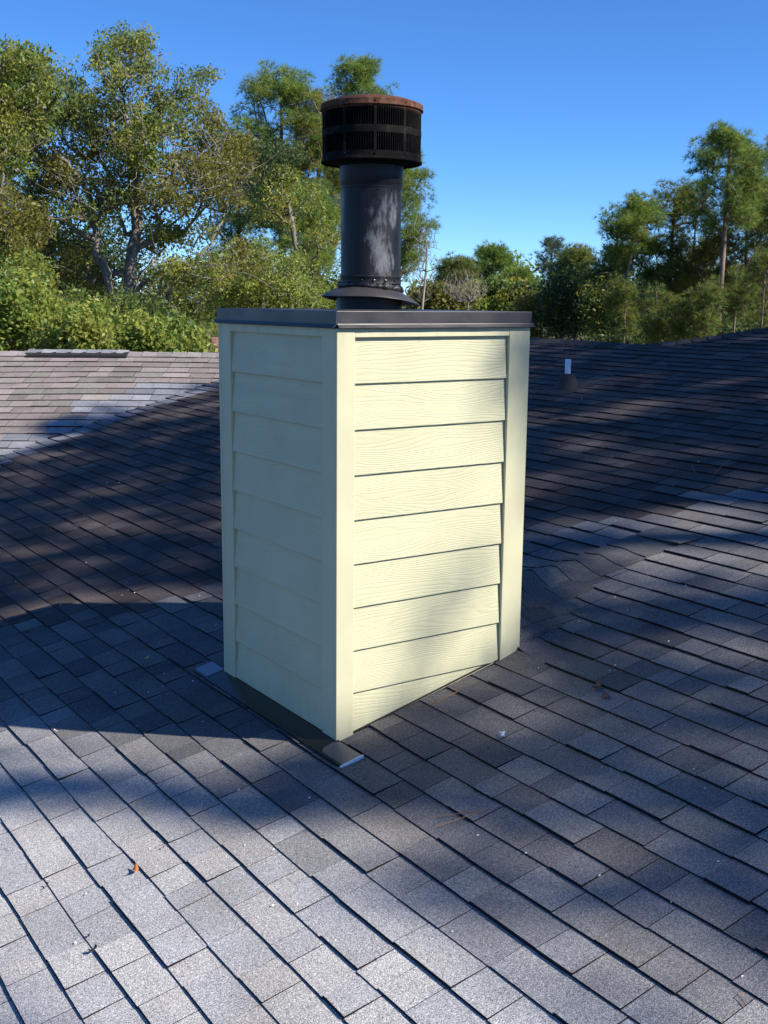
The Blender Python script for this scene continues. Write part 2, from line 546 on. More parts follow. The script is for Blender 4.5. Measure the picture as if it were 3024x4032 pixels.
# outside walls under the eaves
from_polys('wall', *box_vf(-3.5, 10.5, -6.5, 7.2, GROUND_Z - 0.2, -1.0), 'brick', house)
wl = [VAL0 - LEV * 8 + UPB * (-1.0), VAL0 + LEV * 4 + UPB * (-1.0), VAL0 + LEV * 4 + UPB * 7.6, VAL0 - LEV * 8 + UPB * 7.6]
V = [(*q, GROUND_Z - 0.2) for q in wl] + [(*q, -0.45) for q in wl]
from_polys('wall', V, [(0, 1, 5, 4), (1, 2, 6, 5), (2, 3, 7, 6), (3, 0, 4, 7)], 'brick', house)

# ---- shingles ------------------------------------------------------
def clip_half(poly, fn):
    out = []
    for i in range(len(poly)):
        a, b_ = poly[i], poly[(i + 1) % len(poly)]
        fa, fb = fn(a), fn(b_)
        if fa >= 0: out.append(a)
        if (fa >= 0) != (fb >= 0):
            s = fa / (fa - fb)
            out.append(tuple(a[k] + s * (b_[k] - a[k]) for k in range(len(a))))
    return out

def slab(poly, fz, lift):
    """poly: (x, y, v) with v 0 at the butt edge .. 1 at the covered edge; edges have vertices of their own"""
    n_ = len(poly)
    top = []; bot = []
    for (x, y, v) in poly:
        z = float(fz(x, y))
        h = lift * (1 - v) + 0.0006
        top.append((x, y, z + h)); bot.append((x, y, z - 0.003))
    V = top + top + bot
    F = [tuple(range(n_))]
    for i in range(n_):
        j = (i + 1) % n_
        F.append((n_ + i, 2 * n_ + i, 2 * n_ + j, n_ + j))
    return V, F

EDGE = (0.012, 0.012, 0.013)              # bare asphalt on the cut edges
def piece_cols(tops, total, c):
    a_ = np.tile(np.array(EDGE), (total, 1))
    a_[tops] = c
    return a_

EXPO = 0.1345
X_PHASE = 0.157
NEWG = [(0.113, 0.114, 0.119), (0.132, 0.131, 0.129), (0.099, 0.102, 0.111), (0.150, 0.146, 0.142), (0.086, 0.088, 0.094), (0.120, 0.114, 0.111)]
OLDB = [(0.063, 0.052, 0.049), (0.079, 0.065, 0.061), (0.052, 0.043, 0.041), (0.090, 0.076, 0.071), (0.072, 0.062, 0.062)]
SUNLIT = [(0.386, 0.384, 0.380), (0.357, 0.360, 0.369), (0.409, 0.405, 0.398), (0.333, 0.337, 0.345), (0.374, 0.365, 0.358)]  # shingle greys lightened to carry the foreground sunlight
WINGB = [(0.223, 0.199, 0.183), (0.257, 0.235, 0.213), (0.190, 0.168, 0.158), (0.237, 0.204, 0.198), (0.204, 0.194, 0.173)]
WINGN = [(0.215, 0.228, 0.252), (0.172, 0.185, 0.210), (0.258, 0.267, 0.290)]

def valley_d(x, y):
    return float(zA0(x, y) - zB(x, y))       # >0 on the A side

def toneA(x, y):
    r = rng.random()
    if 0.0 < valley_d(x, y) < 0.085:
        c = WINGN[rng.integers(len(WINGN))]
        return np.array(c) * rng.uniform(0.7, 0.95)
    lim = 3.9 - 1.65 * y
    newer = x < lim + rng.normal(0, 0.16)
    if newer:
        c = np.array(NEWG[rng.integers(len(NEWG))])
        p = np.array(SUNLIT[rng.integers(len(SUNLIT))])
        q = -(x + 0.22 * y) - 0.18 + rng.normal(0, 0.06)              # sunlight put into the tone, paler towards the eave
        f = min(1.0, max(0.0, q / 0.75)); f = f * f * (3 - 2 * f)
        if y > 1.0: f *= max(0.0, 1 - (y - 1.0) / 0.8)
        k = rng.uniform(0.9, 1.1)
        if x > 1.5 and y < 0.9: k *= rng.uniform(1.2, 1.5)  # sunlit patch at mid-right lightened in the colour too
        elif y < -0.6: k *= rng.uniform(1.3, 1.6)  # right foreground lifted for its sunlight likewise
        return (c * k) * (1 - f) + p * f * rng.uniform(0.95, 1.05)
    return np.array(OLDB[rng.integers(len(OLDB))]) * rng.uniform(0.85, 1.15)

PIECES = []        # (distance to camera, V, F, colour)
FIELD = {'A': [], 'B': []}
def visible_px(x, y, z):
    q = CAM_M @ (np.array([x, y, z]) - CAM_POS)
    if q[2] < 0.3: return None
    return (WPX / 2 + FPX * q[0] / q[2], HPX / 2 + FPX * q[1] / q[2], q[2])

course = 0
x = X_PHASE - EXPO * 28
while x < 8.6:
    xb = x
    y = -6.6 + rng.uniform(0, 0.3)
    ph = rng.uniform(0, 6.28); ph2 = rng.uniform(0, 6.28)
    wob = lambda yy_, xb=xb, ph=ph, ph2=ph2: xb + 0.0035 * math.sin(yy_ * 1.7 + ph) + 0.002 * math.sin(yy_ * 5.3 + ph2)
    while y < 9.2:
        wdt = rng.choice([0.11, 0.14, 0.165, 0.19, 0.22, 0.25, 0.29]) * rng.uniform(0.93, 1.07)
        ya, yb = y + 0.0014, y + wdt - 0.0014
        y += wdt
        ym, xm = (ya + yb) / 2, xb + EXPO / 2
        vp = visible_px(xm, ym, MA * xm)
        if vp is None or vp[0] < -500 or vp[0] > WPX + 500 or vp[1] > HPX + 500:
            continue
        if xb > float(xtop(ym)) + 0.02: continue
        if valley_d(xm, ym) < -0.06: continue
        if xb > 0.02 and xb + EXPO < WX - 0.01 and ya > 0.02 and yb < WY - 0.02: continue
        lift = rng.choice([0.007, 0.0095, 0.0125]) * rng.uniform(0.85, 1.15)
        near_cr = (WX - 0.1 < xb < 2.3) and (-0.35 < ym < 1.3)
        segs = 5 if near_cr else 1
        dxb = rng.normal(0, 0.0016)
        us = np.linspace(ya, yb, segs + 1)
        low = [(wob(u) + dxb, u, 0.0) for u in us]
        up = [(wob(u) + EXPO + 0.028, u, 1.0) for u in us[::-1]]
        quads = []
        for s in range(segs):
            quads.append([low[s], up[segs - s], up[segs - s - 1], low[s + 1]][::-1])
        Vs, Fs, tops = [], [], []
        ok = False
        for qd in quads:
            qd = clip_half(qd, lambda p_: valley_d(p_[0], p_[1]) + 0.004)
            if len(qd) >= 3: qd = clip_half(qd, lambda p_: float(xtop(p_[1])) - p_[0])
            if len(qd) < 3: continue
            # round the chimney: cut against its footprint
            mx_, my_ = np.mean([p_[0] for p_ in qd]), np.mean([p_[1] for p_ in qd])
            inx = [p_ for p_ in qd if -0.0 < p_[0] < WX and 0.0 < p_[1] < WY]
            if inx:
                if my_ < 0.12 and xb < WX - 0.05 and xb > -0.1:
                    if xb > -0.14: qd = clip_half(qd, lambda p_: 0.006 - p_[1])
                elif my_ > WY - 0.12 and xb < WX - 0.05 and xb > -0.1:
                    qd = clip_half(qd, lambda p_: p_[1] - WY + 0.006)
                elif xb <= 0.03:
                    qd = clip_half(qd, lambda p_: 0.02 - p_[0])
                else:
                    qd = clip_half(qd, lambda p_: p_[0] - WX + 0.02)
            if len(qd) < 3: continue
            v_, f_ = slab(qd, zA, lift)
            Fs += [tuple(i + len(Vs) for i in f) for f in f_]
            tops += list(range(len(Vs), len(Vs) + len(v_) // 3))
            Vs += v_
            ok = True
        if not ok: continue
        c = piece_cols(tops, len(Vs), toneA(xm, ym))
        inframe = -60 < vp[0] < WPX + 60 and vp[1] < HPX + 60
        hidden = (xb > -0.1 and ym > 0.0 and abs((xm + 2.25) * 0.813 - (ym + 3.65) * 0.551) < 0.45) and (vp[0] > 900 and vp[0] < 2040) 
        PIECES.append((vp[2] if (inframe and not hidden) else 1e3 + vp[2], Vs, Fs, c))
    x += EXPO

PIECES.sort(key=lambda q: q[0])
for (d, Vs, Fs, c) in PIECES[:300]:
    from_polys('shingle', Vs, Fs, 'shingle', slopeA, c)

def join_pieces(name, pieces, parent):
    V = []; F = []; Cc = []
    for (_, v, f, c) in pieces:
        k = len(V)
        V += v; F += [tuple(i + k for i in q) for q in f]; Cc.append(c)
    o = from_polys(name, V, F, 'shingle', parent, np.concatenate(Cc))
    o['kind'] = 'stuff'
    return o
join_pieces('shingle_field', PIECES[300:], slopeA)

# wing shingles
BP = []
EB = 0.187
wv = -3.0
def toB(lv, wv_):
    q = VAL0 + LEV * lv + UPB * wv_
    return q[0], q[1]
while wv < W_RIDGE - 0.05:
    lv = -5.0 + rng.uniform(0, 0.3)
    while lv < 6.5:
        wdt = rng.choice([0.2, 0.24, 0.28, 0.33]) * rng.uniform(0.9, 1.1)
        a, b_ = lv + 0.002, lv + wdt - 0.002
        lv += wdt
        xm, ym = toB((a + b_) / 2, wv + EB / 2)
        if valley_d(xm, ym) > 0.05: continue
        vp = visible_px(xm, ym, float(zB(xm, ym)))
        if vp is None or vp[0] < -400 or vp[0] > 1500: continue
        sk = 0.045
        up_ = min(wv + EB + 0.03, W_RIDGE)
        qd = [(*toB(a, wv), 0.0), (*toB(b_, wv), 0.0), (*toB(b_ - sk * 0, up_), 1.0), (*toB(a, up_), 1.0)]
        qd = clip_half(qd, lambda p_: -valley_d(p_[0], p_[1]) + 0.012)
        if len(qd) < 3: continue
        v_, f_ = slab(qd, zB, rng.uniform(0.009, 0.016))
        # newer pale patch beside the valley
        pl_ = (vp[0] - 380) / 560.0; qh = (vp[1] - 1610) / 120.0
        newp = (-0.5 < wv < 2.0) and (valley_d(xm, ym) > (-0.12 if wv > 1.1 else -0.05) - 0.03 * rng.random())
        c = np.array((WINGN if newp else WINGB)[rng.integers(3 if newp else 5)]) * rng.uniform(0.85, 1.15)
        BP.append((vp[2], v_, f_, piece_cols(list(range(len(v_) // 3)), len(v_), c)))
    wv += EB
join_pieces('shingle_field', BP, slopeB)

# ridge caps: folded shingles along a line of points, each its own piece
def ridge_caps(pts, fz_left, width, step, parent, tone, lift=0.012, name='ridge_cap', jitter=0.002):
    pts = np.asarray(pts, float)
    seg = np.linalg.norm(np.diff(pts, axis=0), axis=1); s = np.concatenate([[0], np.cumsum(seg)])
    def P(u): return np.array([np.interp(u, s, pts[:, k]) for k in range(3)])
    u = 0.0; objs = []
    while u < s[-1] - 0.03:
        v0, v1 = u, min(u + step + 0.04, s[-1])
        rows = []
        for vv, h in ((v0, lift), ((v0 + v1) / 2, lift * 0.55), (v1, 0.002)):
            p0 = P(vv); d = P(min(vv + 0.05, s[-1])) - P(max(vv - 0.05, 0)); d /= np.linalg.norm(d)
            sd = np.cross(d, [0, 0, 1.0]); sd /= np.linalg.norm(sd)
            row = []
            for k in (-1, -0.62, -0.25, 0, 0.25, 0.62, 1):
                q = p0 + sd * width * k
                drop = fz_left(q[0], q[1], k)
                top = max(drop, 0) if False else drop
                row.append((q[0], q[1], top + h + 0.005 * max(0, 1 - abs(k) * 2)))
            rows.append(row)
        V = [q for r_ in rows for q in r_]
        F = [(r_ * 7 + i, r_ * 7 + i + 1, (r_ + 1) * 7 + i + 1, (r_ + 1) * 7 + i) for r_ in range(2) for i in range(6)]
        kb = len(V)
        V += [(q[0], q[1], q[2] - 0.018) for q in rows[0]] + list(rows[0])
        F += [(kb + 7 + i, kb + i, kb + i + 1, kb + 7 + i + 1) for i in range(6)]
        # side edges
        ke = len(V)
        V += [(rows[r_][0][0], rows[r_][0][1], rows[r_][0][2] - 0.016) for r_ in range(3)] + [(rows[r_][6][0], rows[r_][6][1], rows[r_][6][2] - 0.016) for r_ in range(3)]
        for r_ in range(2):
            F.append((r_ * 7, (r_ + 1) * 7, ke + r_ + 1, ke + r_))
            F.append((r_ * 7 + 6, ke + 3 + r_, ke + 3 + r_ + 1, (r_ + 1) * 7 + 6))
        o = from_polys(name, V, F, 'shingle', parent, piece_cols(list(range(21)), len(V), tone(P((v0 + v1) / 2))))
        objs.append(o)
        u += step
    return objs

# main ridge (far upslope), running along Y and swinging up at the right
ys = np.arange(8.6, -2.5, -0.06)
rp = np.stack([xtop(ys), ys, [float(zA0(xtop(q), q)) for q in ys]], 1)
def ridge_drop(xq, yq, k):
    xt = float(xtop(yq)); zt = float(zA0(xt, yq))
    return zt - MA * abs(xq - xt) + 0.004
ridge_caps(rp, ridge_drop, 0.16, 0.14, slopeA, lambda q: np.array(OLDB[rng.integers(5)]) * rng.uniform(0.8, 1.1), 0.014)

# wing ridge
us = np.arange(-4.5, 5.2, 0.2)
rp = np.stack([[*toB(u, W_RIDGE), float(zB(*toB(u, W_RIDGE)))] for u in us])
def ridge_dropB(xq, yq, k):
    wv_ = (xq - VAL0[0]) * UPB[0] + (yq - VAL0[1]) * UPB[1]
    lv_ = (xq - VAL0[0]) * LEV[0] + (yq - VAL0[1]) * LEV[1]
    zt = float(zB(*toB(lv_, W_RIDGE)))
    return zt - MB * abs(wv_ - W_RIDGE) + 0.004
ridge_caps(rp, ridge_dropB, 0.17, 0.19, slopeB, lambda q: np.array(WINGB[rng.integers(5)]) * rng.uniform(0.9, 1.2) * (0.98, 1.0, 1.06), 0.012)
# a raised vent strip lying along the wing ridge, dark under its cap shingles
def lvB(px):
    best = None
    for u in np.arange(-5, 5, 0.02):
        q = visible_px(*toB(u, W_RIDGE), float(zB(*toB(u, W_RIDGE))))
        if best is None or abs(q[0] - px) < best[0]: best = (abs(q[0] - px), u)
    return best[1]
ua, ub = lvB(122), lvB(512)
V = []; F = []
us = np.linspace(ua, ub, 14)
for u in us:
    zt = float(zB(*toB(u, W_RIDGE)))
    for (dw, hz) in ((-0.22, -0.08), (-0.22, -0.026), (0.0, 0.030), (0.22, -0.026), (0.22, -0.08)):
        xq, yq = toB(u, W_RIDGE + dw); V.append((xq, yq, zt + hz))
for i in range(len(us) - 1):
    for k in range(4):
        F.append((i * 5 + k, (i + 1) * 5 + k, (i + 1) * 5 + k + 1, i * 5 + k + 1))
F += [(0, 1, 2, 3, 4), tuple((len(us) - 1) * 5 + k for k in (4, 3, 2, 1, 0))]
rv = from_polys('ridge_vent', V, F, 'felt', slopeB)
tag(rv, 'raised black vent strip on the wing ridge')
rp = np.stack([[*toB(u, W_RIDGE), float(zB(*toB(u, W_RIDGE)))] for u in np.linspace(ua - 0.03, ub - 0.0, 14)])
def vent_drop(xq, yq, k):
    return ridge_dropB(xq, yq, k) + 0.024
ridge_caps(rp, vent_drop, 0.115, 0.19, slopeB, lambda q: np.array(WINGN[rng.integers(3)]) * rng.uniform(0.9, 1.1), 0.010)

# cricket behind the chimney: its ridge caps and two short courses laid along it
cr = np.array([[2.24, 0.40, 0], [2.0, 0.42, 0], [1.7, 0.44, 0], [1.4, 0.46, 0], [1.2, 0.465, 0], [WX + 0.01, CY, 0]])[::-1].copy()
for q in cr: q[2] = float(zA(q[0], q[1]))
def cr_drop(xq, yq, k):
    return float(zA(xq, yq)) + 0.010
ridge_caps(cr, cr_drop, 0.155, 0.155, slopeA, lambda q: np.array(NEWG[rng.integers(6)]) * rng.uniform(0.8, 1.0), 0.008)
for j, (y0c, y1c, xe) in enumerate(((0.10, 0.20, 1.42), (0.20, 0.31, 1.62), (0.02, 0.10, 1.24))):
    # lying along +X on the near side of the cricket
    xs_ = np.linspace(WX + 0.01, xe, 4)
    for s in range(3):
        xa_, xb_ = xs_[s] + 0.002, xs_[s + 1] - 0.002
        V = []; F = []
        n_ = 4
        ux = np.linspace(xa_, xb_, n_)
        for u in ux:
            V += [(u, y0c, float(zA(u, y0c)) + 0.027), (u, y1c + 0.03, float(zA(u, y1c + 0.03)) + 0.015), (u, y0c, float(zA(u, y0c)) + 0.008)]
        for i in range(n_ - 1):
            F += [(3 * i, 3 * i + 3, 3 * i + 4, 3 * i + 1), (3 * i, 3 * i + 2, 3 * i + 5, 3 * i + 3)]
        F += [(0, 1, 2), (3 * n_ - 3, 3 * n_ - 1, 3 * n_ - 2)]
        from_polys('shingle', V, F, 'shingle', slopeA, np.tile(np.array(NEWG[rng.integers(6)]) * rng.uniform(0.75, 1.0), (len(V), 1)))
# the lifted shingle above the cricket's end
V = [(2.25, 0.53, MA * 2.25 + 0.022), (2.25, 0.22, MA * 2.25 + 0.030), (2.42, 0.20, MA * 2.42 + 0.012), (2.42, 0.52, MA * 2.42 + 0.012),
     (2.25, 0.53, MA * 2.25 + 0.016), (2.25, 0.22, MA * 2.25 + 0.024), (2.42, 0.20, MA * 2.42 + 0.004), (2.42, 0.52, MA * 2.42 + 0.004)]
lo = from_polys('shingle', V, [(0, 1, 2, 3), (4, 7, 6, 5), (0, 4, 5, 1), (1, 5, 6, 2), (3, 7, 4, 0)], 'shingle', slopeA, np.tile(np.array(NEWG[0]), (8, 1)))
tag(lo, 'shingle lifted at its lower edge')

# ------------------------------------------------------------------ chimney chase
chim = thing('chimney', 'tall cream boxed chimney with lap siding, white-trimmed corners and dark metal lid', 'chimney', (0, 0, 0))
chim['label'] = 'tall cream boxed chimney clad in lap siding under a dark metal lid'
ZT = 1.672
TT = 0.025
roofz = lambda x: MA * x
# sheathing core
V = [(TT, TT, roofz(TT) - 0.1), (WX - TT, TT, roofz(WX) - 0.1), (WX - TT, WY - TT, roofz(WX) - 0.1), (TT, WY - TT, roofz(TT) - 0.1)]
V += [(q[0], q[1], ZT + 0.02) for q in V]
from_polys('sheathing', V, [(0, 1, 5, 4), (1, 2, 6, 5), (2, 3, 7, 6), (3, 0, 4, 7), (4, 5, 6, 7)], 'trim_paint', chim)

def prism(name, poly_top_bottom, material, parent, bev=0.002):
    """poly: list of 4 plan corners with their bottom z; top at ZT"""
    n_ = len(poly_top_bottom)
    V = [(x_, y_, zb) for (x_, y_, zb) in poly_top_bottom] + [(x_, y_, ZT) for (x_, y_, zb) in poly_top_bottom]
    F = [tuple(range(n_))[::-1], tuple(range(n_, 2 * n_))] + [(i, (i + 1) % n_, n_ + (i + 1) % n_, n_ + i) for i in range(n_)]
    o = from_polys(name, V, F, material, parent)
    if bev: bevel(o, bev, 2)
    return o
def cboard(x0, x1, y0, y1, zb=0.0):
    g_ = 0.004
    f = lambda x_: max(roofz(x_) + g_ + zb, 0.002)
    return prism('corner_board', [(x0, y0, f(x0)), (x1, y0, f(x1)), (x1, y1, f(x1)), (x0, y1, f(x0))], 'trim_paint', chim, 0.0025)
cboard(0.0, 0.083, 0.0, TT)                       # front corner, sunny side
cboard(0.0012, TT, TT + 0.0006, 0.114)            # front corner, shaded side
cboard(0.0012, TT, 0.912, WY - TT - 0.0006)       # left corner
cboard(0.0, 0.09, WY - TT, WY)
cboard(0.857, WX, 0.0, TT)                        # right corner
cboard(WX - TT, WX - 0.0012, TT + 0.0006, 0.114, )
cboard(WX - TT, WX - 0.0012, 0.912, WY - TT - 0.0006)
cboard(0.88, WX, WY - TT, WY)
FZ = 1.637
box('frieze_board', 0.0020, TT, 0.1146, 0.9114, FZ, ZT, 'trim_paint', chim, 0.0015)
box('frieze_board', 0.0836, 0.8564, 0.0018, TT, FZ, ZT, 'trim_paint', chim, 0.0015)
box('frieze_board', WX - TT, WX - 0.002, 0.1146, 0.9114, FZ, ZT, 'trim_paint', chim, 0.0015)
box('frieze_board', 0.0906, 0.8794, WY - TT, WY - 0.002, FZ, ZT, 'trim_paint', chim, 0.0015)

# lap siding: one board at a time
Z0, EXS = 1.458, 0.18
def siding(side):
    if side in ('L', 'R2'):
        u0, u1 = 0.1148, 0.9112
    elif side == 'F':
        u0, u1 = 0.0838, 0.8562
    else:
        u0, u1 = 0.0908, 0.8792
    for k in range(-1, 10):
        zb = Z0 - EXS * (k + 0) if k >= 0 else None
        zb = Z0 - EXS * k
        if k == -1: continue
        zt_ = min(zb + EXS + 0.03, FZ + 0.01) if k > 0 else FZ + 0.012
        if zt_ < 0: continue
        ob, ot = (0.0035 if side == 'L' else 0.0092), 0.0212
        def low(u):
            if side == 'L': return 0.018
            if side == 'R2': return roofz(WX) + 0.02
            return roofz(u) + 0.012
        # outline in (u, z), cut by the roof line
        poly = [(u0, zb), (u1, zb), (u1, zt_), (u0, zt_)]
        poly = clip_half(poly, lambda p_: p_[1] - low(p_[0]))
        if len(poly) < 3: continue
        hs = zt_ - zb if k else EXS + 0.03
        def outv(z): return ob + (ot - ob) * min(1.0, (z - zb) / hs)
        V = []
        for (u, z) in poly:
            V.append((u, outv(z), z))
        for (u, z) in poly:
            V.append((u, outv(z) + 0.008, z))
        W = []
        for (u, dpt, z) in V:
            if side == 'L': W.append((dpt, u, z))
            elif side == 'R2': W.append((WX - dpt, u, z))
            elif side == 'F': W.append((u, dpt, z))
            else: W.append((u, WY - dpt, z))
        n_ = len(poly)
        F = [tuple(range(n_)), tuple(range(n_, 2 * n_))[::-1]] + [(i, n_ + i, n_ + (i + 1) % n_, (i + 1) % n_) for i in range(n_)]
        if side in ('L', 'B'): F = [f[::-1] for f in F]
        o = from_polys('siding_board', W, F, 'siding_paint', chim)
        bevel(o, 0.0040 if side == 'L' else 0.0026, 2)
for s in ('L', 'F', 'R2', 'B'): siding(s)

# lid: folded sheet metal cover with a kicked-out drip edge, seam open at the front corner
CT = 1.737; CB = 1.686
e = 0.004
lid = from_polys('lid', [(-e, -e, CB), (WX + e, -e, CB), (WX + e, WY + e, CB), (-e, WY + e, CB), (-e, -e, CT), (WX + e, -e, CT), (WX + e, WY + e, CT), (-e, WY + e, CT),
                 (WX / 2, WY / 2, CT + 0.004)],
                 [(0, 1, 5, 4), (1, 2, 6, 5), (2, 3, 7, 6), (3, 0, 4, 7), (4, 5, 8), (5, 6, 8), (6, 7, 8), (7, 4, 8), (3, 2, 1, 0)], 'bronze_metal', chim)
bevel(lid, 0.002, 2)
def drip(name, pA, pB, outv, flare0, flare1):
    """bent strip below one side of the lid"""
    d = np.array([pB[0] - pA[0], pB[1] - pA[1]]); L_ = np.linalg.norm(d); d /= L_
    V = []
    ns = 10
    for i in range(ns + 1):
        s = L_ * i / ns
        q = np.array(pA) + d * s
        wv_ = 0.0008 * math.sin(i * 2.1)
        for (o_, z) in ((0.0008, CB + 0.003), (0.0022, CB - 0.0005), (0.013 + wv_, CB - 0.0125), (0.0115 + wv_, CB - 0.0145), (0.0, CB - 0.003)):
            V.append((q[0] + outv[0] * o_, q[1] + outv[1] * o_, z))
    F = []
    for i in range(ns):
        for k in range(5):
            k2 = (k + 1) % 5
            F.append((i * 5 + k, (i + 1) * 5 + k, (i + 1) * 5 + k2, i * 5 + k2))
    F += [tuple(range(5)), tuple(ns * 5 + k for k in range(5))[::-1]]
    o = from_polys(name, V, F, 'bronze_metal', lid)
    return o
drip('drip_edge', (-e + 0.004, -e), (WX + e + 0.008, -e), (0, -1), 0, 0)
drip('drip_edge', (-e, -e + 0.006), (-e, WY + e + 0.008), (-1, 0), 0, 0)
drip('drip_edge', (WX + e, -e), (WX + e, WY + e), (1, 0), 0, 0)
drip('drip_edge', (-e, WY + e), (WX + e, WY + e), (0, 1), 0, 0)
# bright cut edge of the folded seam at the near corner
sv, sf = tube_path([(-e - 0.0012, -e - 0.0012, CT - 0.001), (-e - 0.0014, -e - 0.0014, CB + 0.002), (-e - 0.012, -e + 0.002, CB - 0.012)], [0.0011] * 3, 5)
tag(from_polys('seam_edge', sv, sf, 'bare_metal', lid), 'bright cut edge of the folded corner seam')

# apron flashing along the downslope side, with its turned end painted white for the glare
def strip(name, corners, th, material, parent):
    V = [(x_, y_, roofz(x_) + th) for x_, y_ in corners] + [(x_, y_, roofz(x_) - 0.002) for x_, y_ in corners]
    n_ = len(corners)
    F = [tuple(range(n_))] + [(i, n_ + i, n_ + (i + 1) % n_, (i + 1) % n_) for i in range(n_)]
    return from_polys(name, V, F, material, parent)
ap = strip('apron_flashing', [(-0.098, -0.186), (0.006, -0.186), (0.006, -0.02), (0.012, 0.0), (0.012, WY), (0.012, 1.185), (-0.090, 1.185)], 0.016, 'black_metal', chim)
tag(strip('corner_sheet', [(-0.084, 1.045), (0.008, 1.045), (0.008, 1.180), (-0.084, 1.180)], 0.0185, 'bare_metal', ap), 'shiny sheet metal piece at the far left corner')  # added sheet: the apron's sky sheen put into a paler metal
tag(strip('turned_tab', [(-0.096, -0.185), (0.004, -0.185), (0.004, -0.03), (-0.02, -0.004), (-0.07, -0.012), (-0.09, -0.04)], 0.0185, 'tab_metal', ap), 'small brown metal tab bent out past the front corner')
V, F = box_vf(-0.098, 0.008, -0.193, -0.186, 0.003, 0.016)
V = [(x_, y_, z_ + roofz(x_) + 0.0035) for (x_, y_, z_) in V]
tag(from_polys('turned_end', V, F, 'white_chip', ap), 'bright bare metal hem at the near end of the flashing')
V, F = box_vf(-0.0985, -0.088, -0.184, 1.183, 0, 0.006)
V = [(x_, y_, z_ + roofz(x_) + 0.015) for (x_, y_, z_) in V]
from_polys('hem', V, F, 'black_metal', ap)
# upright leg of the apron behind the siding's lower edge, and the side counterflashing
from_polys('flashing', *box_vf(0.0145, 0.024, 0.03, 1.0, -0.01, 0.05), 'bronze_metal', chim)
V = [(0.03, 0.0242, roofz(0.02) - 0.004), (WX - 0.03, 0.0242, roofz(WX) - 0.004), (WX - 0.03, 0.0242, roofz(WX) + 0.03), (0.03, 0.0242, roofz(0.02) + 0.03)]
from_polys('flashing', V, [(0, 1, 2, 3)], 'bronze_metal', chim)

# ------------------------------------------------------------------ flue pipe and cap
flue = thing('flue_pipe', 'sooty black round metal flue with louvred rusty-topped cap, standing on the chimney lid', 'chimney pipe', (PX, PY, CT))
def lobj(name, prof, material, parent, n=72, smooth=True, ax=(PX, PY)):
    V, F = lathe(prof, ax[0], ax[1], n)
    o = from_polys(name, V, F, material, parent, smooth=smooth)
    if smooth:
        md = o.modifiers.new('e', 'EDGE_SPLIT'); md.split_angle = R(35)
    return o
lobj('base_pipe', [(0.0, CT - 0.01), (0.146, CT - 0.01), (0.144, CT + 0.012), (0.144, 1.80), (0.131, 1.84), (0.0, 1.84)], 'black_flue', flue, ax=(PX - 0.004, PY + 0.004))
pipe = lobj('pipe', [(0.1305, 1.80), (0.1305, 2.300), (0.1, 2.300)], 'black_flue', flue)
lobj('seam_band', [(0.1305, 1.845), (0.1335, 1.847), (0.1340, 1.850), (0.1325, 1.853), (0.1325, 1.872), (0.1345, 1.875), (0.1345, 1.880), (0.1305, 1.884)], 'black_flue', pipe)
lobj('seam_band', [(0.1305, 2.246), (0.1325, 2.248), (0.1325, 2.262), (0.135, 2.266), (0.1355, 2.305), (0.137, 2.33), (0.137, 2.345)], 'black_flue', pipe)
for a in (-140, -117, -95, -72, -40):
    q = Vector((PX + 0.1335 * math.cos(R(a)), PY + 0.1335 * math.sin(R(a)), 1.863))
    bm = bmesh.new(); bmesh.ops.create_icosphere(bm, subdivisions=2, radius=0.0055)
    for v in bm.verts: v.co = Vector((v.co.x, v.co.y, v.co.z * 0.7)) + q
    me = bpy.data.meshes.new('rivet'); bm.to_mesh(me); bm.free()
    me.materials.append(MATS['bare_metal'] if a in (-117, -95) else MATS['black_flue'])
    o = bpy.data.objects.new('rivet', me); link(o, flue); o.location = -Vector(flue.location)
for a, z in ((-112, 2.238), (-82, 2.237), (-60, 2.24)):
    q = Vector((PX + 0.131 * math.cos(R(a)), PY + 0.131 * math.sin(R(a)), z))
    bm = bmesh.new(); bmesh.ops.create_icosphere(bm, subdivisions=2, radius=0.0035)
    for v in bm.verts: v.co = v.co + q
    me = bpy.data.meshes.new('rivet'); bm.to_mesh(me); bm.free(); me.materials.append(MATS['soot'])
    o = bpy.data.objects.new('rivet', me); link(o, flue); o.location = -Vector(flue.location)

# storm collar: a flared cone that has slipped and tilted, with a lumpy bead of sealant
def tilt(V, cz, ax_right, ax_front):
    vd = np.array([PX, PY]) - CAM_POS[:2]; vd /= np.linalg.norm(vd)
    rt = np.array([vd[1], -vd[0]])
    out = []
    for (x_, y_, z_) in V:
        a = (x_ - PX) * rt[0] + (y_ - PY) * rt[1]
        f = (x_ - PX) * vd[0] + (y_ - PY) * vd[1]
        out.append((x_, y_, z_ - a * ax_right - f * ax_front))
    return out
prof = [(0.132, 1.824), (0.140, 1.820), (0.175, 1.804), (0.215, 1.7785), (0.2165, 1.7755), (0.212, 1.7765), (0.175, 1.800), (0.136, 1.816)]
V, F = lathe(prof, PX, PY, 72)
V = tilt(V, 1.8, 0.07, 0.075)
V = [(x_, y_, z_ + 0.004 * math.sin(3 * math.atan2(y_ - PY, x_ - PX) + 0.8) * (math.hypot(x_ - PX, y_ - PY) > 0.17)) for (x_, y_, z_) in V]
col_ = from_polys('storm_collar', V, F, 'bronze_metal', flue, smooth=True)
md = col_.modifiers.new('e', 'EDGE_SPLIT'); md.split_angle = R(50)
V, F = [], []
na = 96
